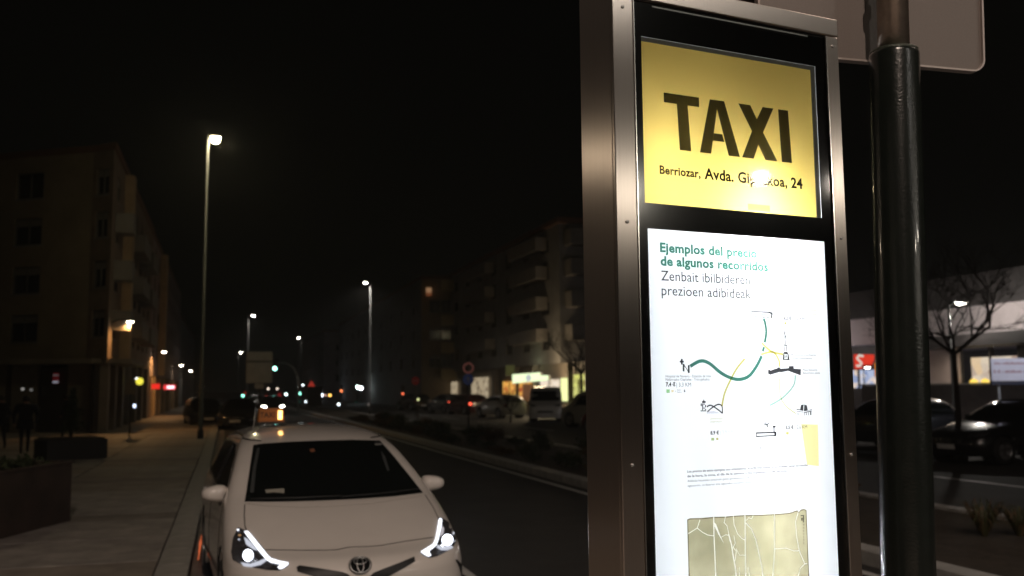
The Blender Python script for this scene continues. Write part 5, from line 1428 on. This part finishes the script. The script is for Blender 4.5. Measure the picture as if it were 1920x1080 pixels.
def tlight(px_, py_, y_, e, label, r=0.14, off=0.55):
    rt, z = pole_root('traffic_light', px_, py_, y_, label, 'traffic light', 'far traffic lights', rz=0.2)
    MB().tube([(0,0.16,0),(0,0.16,z+off)],0.05,6).build('pole', M_pole, rt)
    h_ = MB().box(-0.18,0.18,-0.08,0.1,z-0.25,z+0.8).build('signal_head', M_black, rt)
    MB().lathe([(r,-0.01),(r,0.01)], (0,0,0), 12).build('signal_lamp', e, h_, loc=(0,-0.1,z)).rotation_euler = (PI/2,0,0)
tlight(455.5,742,120,E_G,'dim green traffic light below the red triangle left of the signboard')
tlight(536.5,739.5,130,emit('signal_white_green',(0.75,1.0,0.95),9.0),'white-green traffic light left of the curved mast foot')
tlight(562,738,125,E_G,'green traffic light at the foot of the curved mast')
tlight(561.5,753,140,emit('signal_green_dim',(0.1,0.6,0.45),1.0),'very dim green traffic light low by the curved mast',0.12,0.1)
tlight(669,752,150,emit('signal_green_dim2',(0.1,0.7,0.5),1.4),'dim green traffic light low right of the road',0.14,0.1)
tlight(499.5,743,150,E_R,'small red traffic light right of the signboard pole',0.12)
tlight(640,733,140,emit('signal_red_or',(1.0,0.25,0.08),4.0),'red-orange traffic light right of the red triangles',0.15)
tlight(618.5,741,150,E_A,'amber traffic light right of the red triangles',0.15)
tlight(755,738,95,emit('signal_red_dim',(1.0,0.18,0.08),2.5),'red-orange traffic light over the black estate car',0.10)
# triangular give-way / warning signs with red faces
def triangle(px_, py_, y_, s_, e, label, n=1, gap=0.85):
    rt, z = pole_root('warning_sign', px_, py_, y_, label, 'road sign', 'red warning triangles', rz=0.2)
    MB().tube([(0,0.06,0),(0,0.06,z+s_*0.4)],0.035,6).build('pole', M_pole, rt)
    for k in range(n):
        zz = z-k*gap
        f = MB().prism([(-s_*0.5,zz-s_*0.43),(s_*0.5,zz-s_*0.43),(0,zz+s_*0.43)],-0.02,0.02).build('sign_face', e, rt)
        MB().box(-s_*0.05,s_*0.05,-0.03,-0.021,zz-s_*0.22,zz+s_*0.12).build('symbol', M_black, f)
R_face = mat('retroreflective_red',(0.75,0.05,0.03),0.5,emis=(1.0,0.08,0.05),es=0.38)  # red emission put in for light the sign faces send back
triangle(584,719,115,0.80,R_face,'pair of red warning triangles on one pole in mid road',2,0.95)
triangle(457,735,120,0.62,R_face,'red warning triangle left of the grey signboard')
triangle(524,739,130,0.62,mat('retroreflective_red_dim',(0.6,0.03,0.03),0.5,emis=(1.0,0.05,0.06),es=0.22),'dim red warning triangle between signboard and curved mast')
# round signs
M_blue = mat('sign_blue',(0.035,0.05,0.11),0.5,emis=(0.3,0.4,1.0),es=0.02); M_rr = mat('sign_red_ring',(0.30,0.06,0.06),0.5,emis=(1,0.35,0.28),es=0.07); M_sw = mat('sign_white',(0.5,0.45,0.42),0.5)  # faint emission of the round signs stands in for light they reflect
rt, z = pole_root('road_sign', 878, 690, 42, 'pole with a red ringed no right turn sign above a blue arrow sign', 'road sign', rz=0.1)
MB().tube([(0,0.07,0.1),(0,0.07,z+0.3)],0.035,8).build('pole', M_pole, rt, True)
def disc(zc_, r, mt, y0, y1, name, par):
    return MB().prism([(r*math.cos(2*PI*k/28), zc_+r*math.sin(2*PI*k/28)) for k in range(28)], y0, y1).build(name, mt, par)
a1 = disc(z, 0.24, M_rr, -0.02, 0.01, 'round_sign', rt); disc(z, 0.175, mat('sign_dull_white',(0.34,0.25,0.23),0.5), -0.024, -0.021, 'sign_face', a1)
MB().tube([(-0.06,-0.03,z-0.10),(-0.06,-0.03,z+0.03),(0.02,-0.03,z+0.08),(0.10,-0.03,z+0.05)],0.018,6).build('arrow', M_black, a1)
z2 = at(878,711.5,42).z
a2 = disc(z2, 0.24, M_blue, -0.02, 0.01, 'round_sign', rt)
MB().prism([(-0.025,z2-0.14),(0.025,z2-0.14),(0.025,z2+0.03),(0.09,z2+0.03),(0,z2+0.15),(-0.09,z2+0.03),(-0.025,z2+0.03)],-0.03,-0.021).build('arrow', M_sw, a2)
rt, z = pole_root('road_sign', 779, 714, 62, 'no entry sign on a thin pole left of the parked row', 'road sign', rz=0.1)
MB().tube([(0,0.07,0.1),(0,0.07,z+0.3)],0.035,8).build('pole', M_pole, rt, True)
a1 = disc(z, 0.26, mat('no_entry_red',(0.28,0.015,0.015),0.5,emis=(1,0.05,0.05),es=0.02), -0.02, 0.01, 'round_sign', rt)
MB().box(-0.17,0.17,-0.03,-0.021,z-0.04,z+0.04).build('bar', M_sw, a1)
# shop signs along the left
def glow_sign(name, px_, py_, y_, w_, h_, e, label, disc_=False):
    c = at(px_, py_, y_); r = empty(name, c, ST*0+0.1, label, 'shop sign')
    if disc_: MB().prism([(w_*math.cos(2*PI*k/24), w_*math.sin(2*PI*k/24)) for k in range(24)], -0.06, 0.0).build('sign_face', e, r)
    else: MB().box(-w_,w_,-0.06,0,-h_,h_).build('sign_face', e, r)
    MB().box(-w_*0.9,w_*0.9,0.002,0.10,-h_*0.7,h_*0.7).build('sign_case', M_black, r)
    return r
glow_sign('pharmacy_sign',262,715,50,0.19,0.19,emit('sign_yellow',(0.95,0.85,0.08),1.1),'round yellow lit sign on the left shop front',True)
glow_sign('projecting_sign',257,710,50.3,0.06,0.05,emit('sign_whiteblue',(0.95,0.95,1.0),3.0),'tiny white lamp beside the round yellow sign')
glow_sign('shop_sign',291.5,724.5,66,0.30,0.18,emit('sign_red2',(0.95,0.03,0.02),1.0),'plain red lit box sign on the left')
r_ = glow_sign('shop_sign',318,726,70,0.42,0.17,emit('sign_red3',(1.0,0.06,0.06),1.0),'red lit sign with a white-pink core, right of the plain red one')
MB().box(-0.16,0.34,-0.09,-0.062,-0.10,0.10).build('sign_core', emit('sign_pink',(1.0,0.75,0.85),2.2), r_)
glow_sign('window_lamp',252.5,761,50,0.055,0.09,emit('sign_blue2',(0.65,0.75,1.0),3.0),'small bluish white lamp low on the left shop front')
glow_sign('shop_lamp',43,729.5,41.8,0.05,0.05,emit('lamp_dim1',(0.9,0.88,0.82),0.35),'left one of two dim lamps by the corner shop door')
glow_sign('shop_lamp',59,731,41.8,0.05,0.05,emit('lamp_dim2',(0.9,0.88,0.82),0.16),'right one of two dim lamps by the corner shop door')
# triangular sign seen from behind near the yellow disc
rt, z = pole_root('road_sign', 245, 722, 38, 'triangle sign over a plate seen from behind, left of the yellow disc', 'road sign', rz=0.2)
MB().tube([(0,0.06,0.1),(0,0.06,z+0.3)],0.035,8).build('pole', M_pole, rt, True)
MB().prism([(-0.20,z-0.02),(0.20,z-0.02),(0.02,z+0.40)],-0.02,0.01).build('triangle_plate', mat('sign_back_a',(0.22,0.17,0.13),0.6), rt)
MB().box(-0.19,0.17,-0.02,0.01,z-0.36,z-0.04).build('square_plate', MATS['sign_back_a'], rt)
# far points of light: headlights, windows
def glint(px_, py_, y_, e, label, s_=0.12, name='far_lamp', group='small far lights down the avenue', cat='lamp'):
    c = at(px_, py_, y_); r = empty(name, (c.x,c.y,0), 0.2, label, cat, group)
    MB().tube([(0,0.12,0),(0,0.12,max(c.z,0.3))],0.05,6).build('pole', M_pole, r)
    MB().lathe([(0.02,-s_),(s_*0.8,-s_*0.6),(s_,0),(s_*0.8,s_*0.6),(0.02,s_)], (0,0,c.z), 10).build('lamp', e, r, True)
EG2 = emit('far_cool',(0.85,0.95,1.0),7.0); EW2 = emit('far_warm',(1.0,0.82,0.66),5.0)
for (px_,py_,y_,e,lb,s_) in [
    (603,741,160,emit('far_blue',(0.75,0.85,1.0),30.0),'bluish bright lamp right of the red triangles',0.2),
    (610,741,161,emit('far_pinkish',(1.0,0.6,0.5),2.5),'pink lamp between bluish and amber lights',0.12),
    (574,753,120,EG2,'white lamp low, left of the black kiosk',0.12),
    (635,758,120,EG2,'white lamp low right of the black kiosk',0.13),
    (503,729,200,EW2,'far lamp above the taxi roof sign left',0.16),
    (520,729,200,EW2,'far lamp above the taxi roof sign right',0.16),
    (559,727,190,EG2,'far lamp by the curved mast pole',0.18),
    (568,722,200,EG2,'far lamp right of the curved mast top',0.18),
    (671,726,130,emit('far_mint',(0.75,1.0,0.95),22.0),'mint white lamp, left of a close pair',0.2),
    (677,728,131,emit('far_lilac',(0.9,0.9,1.0),22.0),'lilac white lamp, right of a close pair',0.2),
    (676,689,150,EW2,'dim pink lamp above the close pair',0.14),
    (620,705,240,EW2,'warm lamp under the far pair of street lamps',0.22),
    (784,749,60,emit('far_lime',(0.85,0.9,0.4),1.6),'lime lamp over the black estate car',0.07),
    (692,758,110,emit('far_faint',(0.6,0.5,0.45),0.7),'faint lamp at the median end',0.14)]:
    glint(px_,py_,y_,e,lb,s_)
# people on the left pavement
M_cloth = mat('dark_clothes', (0.012,0.013,0.018), 0.9); M_skin = mat('skin', (0.35,0.2,0.14), 0.6); M_hair = mat('dark_hair', (0.015,0.011,0.008), 0.7)
def person(loc, rz, h, label, lean=0.0, stride=0.25, bulk=1.0):
    root = empty('person', loc, rz, label, 'person')
    J = {'pelvis':(0,0,0.53),'waist':(0,-0.01-lean*0.3,0.62),'chest':(0,-0.02-lean,0.74),'neck':(0,-0.03-lean,0.845),'head0':(0,-0.045-lean,0.885),'head':(0,-0.05-lean,0.93),'top':(0,-0.05-lean,0.975),
         'shL':(-0.105*bulk,-0.02-lean,0.81),'elL':(-0.14*bulk,0.03-lean,0.65),'wrL':(-0.13*bulk,-0.03-lean,0.52),'haL':(-0.128*bulk,-0.05-lean,0.47),
         'shR':(0.105*bulk,-0.02-lean,0.81),'elR':(0.145*bulk,-0.0-lean,0.65),'wrR':(0.12*bulk,-0.09-lean,0.55),'haR':(0.11*bulk,-0.12-lean,0.51),
         'hiL':(-0.055,0,0.50),'knL':(-0.058,-stride*0.35,0.28),'anL':(-0.058,-stride*0.55,0.04),'toL':(-0.06,-stride*0.55-0.09,0.018),
         'hiR':(0.055,0,0.50),'knR':(0.058,stride*0.10,0.28),'anR':(0.058,stride*0.55,0.055),'toR':(0.06,stride*0.55-0.08,0.018)}
    Rr = {'pelvis':.088,'waist':.080,'chest':.095,'neck':.036,'head0':.040,'head':.056,'top':.035,'shL':.05,'elL':.034,'wrL':.024,'haL':.022,'shR':.05,'elR':.034,'wrR':.024,'haR':.022,
          'hiL':.062,'knL':.042,'anL':.028,'toL':.022,'hiR':.062,'knR':.042,'anR':.028,'toR':.022}
    E_ = [('pelvis','waist'),('waist','chest'),('chest','neck'),('neck','head0'),('head0','head'),('head','top'),('chest','shL'),('shL','elL'),('elL','wrL'),('wrL','haL'),('chest','shR'),('shR','elR'),('elR','wrR'),('wrR','haR'),
          ('pelvis','hiL'),('hiL','knL'),('knL','anL'),('anL','toL'),('pelvis','hiR'),('hiR','knR'),('knR','anR'),('anR','toR')]
    ks = list(J); me = bpy.data.meshes.new('body'); me.from_pydata([Vector(J[k])*h for k in ks], [(ks.index(a), ks.index(b)) for a, b in E_], [])
    o = obj('body', me, root); sm = o.modifiers.new('skin','SKIN'); o.modifiers.new('sub','SUBSURF').levels = 1; o.modifiers['sub'].render_levels = 2
    for i, k in enumerate(ks):
        f = bulk if k in ('pelvis','waist','chest','shL','shR','elL','elR') else 1.0
        me.skin_vertices[0].data[i].radius = (Rr[k]*h*f, Rr[k]*h*f*0.82)
    me.skin_vertices[0].data[0].use_root = True
    dg = bpy.context.evaluated_depsgraph_get(); m2 = bpy.data.meshes.new_from_object(o.evaluated_get(dg)); o.modifiers.clear(); o.data = m2
    m2.materials.clear(); m2.materials.append(M_cloth); m2.materials.append(M_skin)
    for p in m2.polygons:
        p.use_smooth = True
        z = sum(m2.vertices[v].co.z for v in p.vertices)/len(p.vertices)/h
        if z > 0.86 or (abs(sum(m2.vertices[v].co.x for v in p.vertices)/len(p.vertices))/h > 0.095*bulk and 0.44 < z < 0.515): p.material_index = 1
    b = MB(); b.lathe([(0.005,0.062),(0.035,0.056),(0.055,0.03),(0.062,0.0),(0.056,-0.03),(0.04,-0.045)], (0,0,0), 14)
    b.v = [(x*h, (y+0.012-0.05-lean)*h, (z+0.935)*h) for x, y, z in b.v]
    b.build('hair', M_hair, root, True)
    # coat hem
    c = MB(); c.lathe([(0.105,0),(0.098,0.10),(0.088,0.2)], (0,0,0.42), 14, 1.0, 0.8); c.v = [(x*h*bulk,(y-lean*0.3)*h,z*h) for x,y,z in c.v]; c.build('coat', M_cloth, root, True)
    return root
p = gnd(45, 850, 0.11); person(p, math.radians(30), 1.68, 'person in a dark bulky coat walking on the left pavement', 0.05, 0.28, 1.35)
p = gnd(124, 822, 0.11); person(p, math.radians(-20), 1.70, 'person in dark clothes standing by the corner shop door', 0.0, 0.10, 1.1)
p = gnd(-1, 842, 0.11); person(p, math.radians(10), 1.7, 'person cut off by the left edge of the photo', 0.0, 0.2, 1.1)
# planters on the left pavement
M_corten = mat('rusty_planter', (0.055,0.035,0.025), 0.7, 0.2, noise=0.4, nscale=3, bump=0.2)
M_leaf = mat('shrub_leaf', (0.045,0.060,0.022), 0.7, noise=0.5, nscale=12)
M_leaf2 = mat('autumn_leaf', (0.11,0.065,0.022), 0.7, noise=0.5, nscale=12)
def bush(mb, c, r, n, rnd, size=0.05, squash=0.8):
    for _ in range(n):
        while True:
            d = Vector((rnd.uniform(-1,1), rnd.uniform(-1,1), rnd.uniform(-1,1)))
            if d.length < 1: break
        d *= 0.55 + 0.45*rnd.random() + 0.2*math.sin(7*d.x+5*d.y)
        p = Vector(c) + Vector((d.x*r[0], d.y*r[1], d.z*r[2]))
        a = Vector((rnd.uniform(-1,1), rnd.uniform(-1,1), rnd.uniform(-0.6,0.6))).normalized()*size*rnd.uniform(0.6,1.4)
        b = a.cross(Vector((rnd.uniform(-1,1), rnd.uniform(-1,1), rnd.uniform(-1,1)))).normalized()*size*0.45
        mb.quad(p-a, p+b, p+a, p-b)
rl = random.Random(11)
pc = gnd(106, 977, 0.11)
pl1 = empty('planter', (pc.x, pc.y-3.2, 0.11), math.radians(-3.4), 'large dark rusty steel planter at the lower left edge', 'planter')
hp = at(112,868,pc.y).z-0.11
pb_ = MB(); pb_.box(-2.2,0,0,0.04,0,hp); pb_.box(-2.2,0,3.16,3.2,0,hp); pb_.box(-0.04,0,0.041,3.159,0,hp); pb_.box(-2.2,-2.16,0.041,3.159,0,hp); pb_.build('box', M_corten, pl1, bevel=0.006)
MB().box(-2.15,-0.05,0.05,3.15,0.05,hp-0.10).build('soil', M_soil, pl1)
pb_ = MB(); pb_.box(-0.08,0.02,-0.02,3.22,hp+0.001,hp+0.03); pb_.box(-2.2,-0.081,3.14,3.22,hp+0.001,hp+0.03); pb_.build('rim', M_corten, pl1)
for (x, y, r, h) in ((-0.45,2.7,0.32,0.14),(-1.0,2.3,0.40,0.24),(-1.2,1.5,0.45,0.34),(-0.5,1.7,0.35,0.2),(-1.7,2.7,0.40,0.3)):
    q = MB(); bush(q, (0,0,h*0.8), (r,r,h), 420, rl, 0.05)
    e = empty('planter_shrub', pl1.matrix_basis @ Vector((x,y,hp-0.1)), 0, {(-0.45):'lowest shrub in the rusty planter at its far right corner',(-1.0):'middle sized shrub in the rusty planter, second from its far right corner',(-1.2):'tallest shrub in the rusty planter, at the left edge',(-0.5):'low shrub along the street side rim of the rusty planter',(-1.7):'shrub at the far left corner of the rusty planter'}[x], 'plant', 'shrubs in the rusty planter')
    q.build('foliage', M_leaf, e); MB().tube([(0,0,0),(0.02,0,h*0.9)],0.015,5).build('stem', M_soil, e)
pc = gnd(145, 862, 0.11)
pl2 = empty('planter', (pc.x, pc.y, 0.11), math.radians(38), 'low dark square planter standing further back on the pavement', 'planter')
MB().box(-0.75,0.75,0,1.5,0,0.52).build('box', mat('dark_planter',(0.03,0.03,0.028),0.7), pl2, bevel=0.02)
MB().box(-0.68,0.68,0.07,1.43,0.521,0.56).build('soil', M_soil, pl2)
e = empty('potted_tree', pl2.matrix_basis @ Vector((0,0.7,0.5)), 0, 'small dark conifer in the low square planter', 'tree')
q = MB()
for k in range(9): bush(q, (0,0,0.3+k*0.12), (0.36-0.035*k,0.36-0.035*k,0.14), 120, rl, 0.06)
q.build('crown', M_leaf, e); MB().tube([(0,0,0),(0,0,1.2)],[0.04,0.02],6).build('trunk', M_soil, e)
# shrubs of the median
rs_ = random.Random(21)
nsh = 0
specs = []
v = 12.6
while v < 58:
    specs.append((7.15+rs_.uniform(-0.1,0.5), v, rs_.uniform(0.25,0.42), rs_.uniform(0.16,0.36), rs_.random() < 0.3))
    if rs_.random() < 0.75: specs.append((8.6+rs_.uniform(-0.5,0.7), v+rs_.uniform(-0.4,0.4), rs_.uniform(0.3,0.55), rs_.uniform(0.25,0.5), rs_.random() < 0.35))
    v += rs_.uniform(0.9,1.5)
bm_me = [MB() for _ in range(4)]
for k in range(4): bush(bm_me[k], (0,0,0.55), (1,1,0.62), 360, rs_, 0.13)
mes = [bm_me[k].mesh('foliage', M_leaf if k % 2 == 0 else M_leaf2) for k in range(4)]
stm = MB().tube([(0,0,0),(0.05,0,0.5),(0,0.05,0.9)],[0.05,0.04,0.02],5).mesh('stem', M_soil)
for (u_, v_, r_, h_, au) in specs:
    side_ = 'on the road side' if u_ < 7.9 else 'on the far side'
    far_ = 'next to the totem' if v_ < 19 else 'beside the taxi' if v_ < 28 else 'halfway down' if v_ < 42 else 'at its far end'
    kind_ = 'brownish' if au else 'dark green'
    grp = '%s shrubs %s of the median, %s' % (kind_, side_, far_)
    e = empty('median_shrub', S(u_, v_, 0.10), rs_.uniform(0,6), 'low %s shrub %s of the median, %s' % (kind_, side_, far_), 'plant', grp)
    e.scale = (r_, r_, h_)
    obj('foliage', mes[(1 if au else 0)+2*rs_.randrange(2)], e); obj('stem', stm, e)
for (px_, py_, s_, lb) in ((1846,985,0.6,'arching grass tuft with yellow brown blades right of the green post'),(1912,985,0.5,'grass tuft at the right edge of the photo')):
    q = gnd(px_, py_+20, 0.1); e = empty('grass_tuft', q, 0, lb, 'plant')
    b = MB(); b2_ = MB()
    for k in range(210):
        a = rs_.uniform(0,2*PI); L_k = s_*rs_.uniform(0.4,1.15); w_ = 0.005; d = Vector((math.cos(a),math.sin(a),0)); n_ = Vector((-d.y,d.x,0))*w_
        P = [Vector((0,0,0))+d*0.03, d*L_k*0.35+Vector((0,0,L_k*0.6)), d*L_k*0.8+Vector((0,0,L_k*rs_.uniform(0.25,0.7)))]
        t = b if k % 3 else b2_
        t.quad(P[0]-n_,P[0]+n_,P[1]+n_,P[1]-n_); t.quad(P[1]-n_,P[1]+n_,P[2],P[2])
    b.build('blades', mat('tuft_green',(0.045,0.05,0.016),0.7), e); b2_.build('dry_blades', mat('tuft_dry',(0.14,0.075,0.035),0.7), e)
# bare trees
M_bark = mat('bark', (0.035,0.028,0.024), 0.9, noise=0.4, nscale=20)
def bare_tree(base, h, label, seed, spread=1.0, lean=(0,0), trunk_h=None, group=None, depth=5, bl=0.20):
    rnd = random.Random(seed)
    root = empty('bare_tree', base, 0, label, 'tree', group)
    b = MB(); c = MB(); th = trunk_h or h*0.45
    top = Vector((lean[0],lean[1],th))
    b.tube([(0,0,0),(lean[0]*0.5+0.02,lean[1]*0.5,th*0.5),tuple(top)],[h*0.020,h*0.015,h*0.013],8); b.build('trunk', M_bark, root, True)
    def grow(p, d, L, r, k):
        q = p + d*L*0.5 + Vector((rnd.uniform(-.05,.05),rnd.uniform(-.05,.05),0))*L; e = p + d*L + Vector((0,0,-0.03*L))
        c.tube([p,q,e],[r,r*0.8,r*0.62],5 if k > 2 else 4, cap=False)
        if k == 0: return
        for _ in range(rnd.choice([2,3,3])):
            a = Vector((rnd.uniform(-1,1),rnd.uniform(-1,1),rnd.uniform(-0.35,0.9))).normalized()
            nd = (d*0.95 + a*0.75*spread).normalized()
            grow(e if rnd.random() < 0.6 else q, nd, L*rnd.uniform(0.62,0.85), r*0.60, k-1)
    for k in range(6):
        a = 2*PI*k/6+rnd.uniform(-.4,.4)
        grow(top, Vector((math.cos(a)*0.8*spread, math.sin(a)*0.8*spread, 0.75)).normalized(), h*bl, h*0.0085, depth)
    c.build('crown', M_bark, root)
    return root
q = gnd(1800, 866, 0.0); bare_tree(q, 4.9, 'bare branching tree in front of the black saloon at the right', 5, 1.25, (0.0,0), 2.6, bl=0.25)
q = gnd(1797, 866, 0.0); pz_ = empty('tree_guard', q, 0, 'pale rough sleeve around the foot of the bare tree', 'tree guard')
MB().lathe([(0.20,0),(0.19,0.3),(0.17,0.62),(0.10,0.75)], (0.03,0,0.01), 12).build('sleeve', mat('sleeve_cloth',(0.16,0.15,0.14),0.9,noise=0.5,nscale=20), pz_)
q = on_row(957, 15.2); bare_tree(Vector((q.x,q.y,0)), 2.6, 'dark bushy young tree before the orange shop window', 9, 0.9, (0,0), 0.6, depth=5)
q = on_row(1090, 20.5); bare_tree(Vector((q.x,q.y,0.13)), 6.5, 'bare street tree before the pale balconies beside the totem', 12, 1.0, (0,0), 2.6, depth=5)
# black kiosk in mid road far away
q = gnd(589, 764); e = empty('kiosk', q, 0.2, 'small black kiosk far down the avenue', 'kiosk')
MB().box(-0.85,0.85,0,1.2,0,2.2).build('box', M_black, e, bevel=0.03); MB().box(-0.95,0.95,-0.1,1.3,2.201,2.32).build('roof', M_black, e)
print('objects', len(COL.objects))

# haze volume added to imitate the lens glow round the lamps
hz = MB().box(-130,90,-60,330,-1.02,16.0).build('haze', None); tag(hz, kind='stuff')
HM = bpy.data.materials.new('haze'); HM.use_nodes = True; n = HM.node_tree.nodes; n.remove(n['Principled BSDF'])
vol = n.new('ShaderNodeVolumePrincipled'); vol.inputs['Density'].default_value = 0.0011; vol.inputs['Color'].default_value = (0.9,0.9,0.88,1); vol.inputs['Anisotropy'].default_value = 0.5
HM.node_tree.links.new(vol.outputs[0], n['Material Output'].inputs['Volume']); hz.data.materials.append(HM)
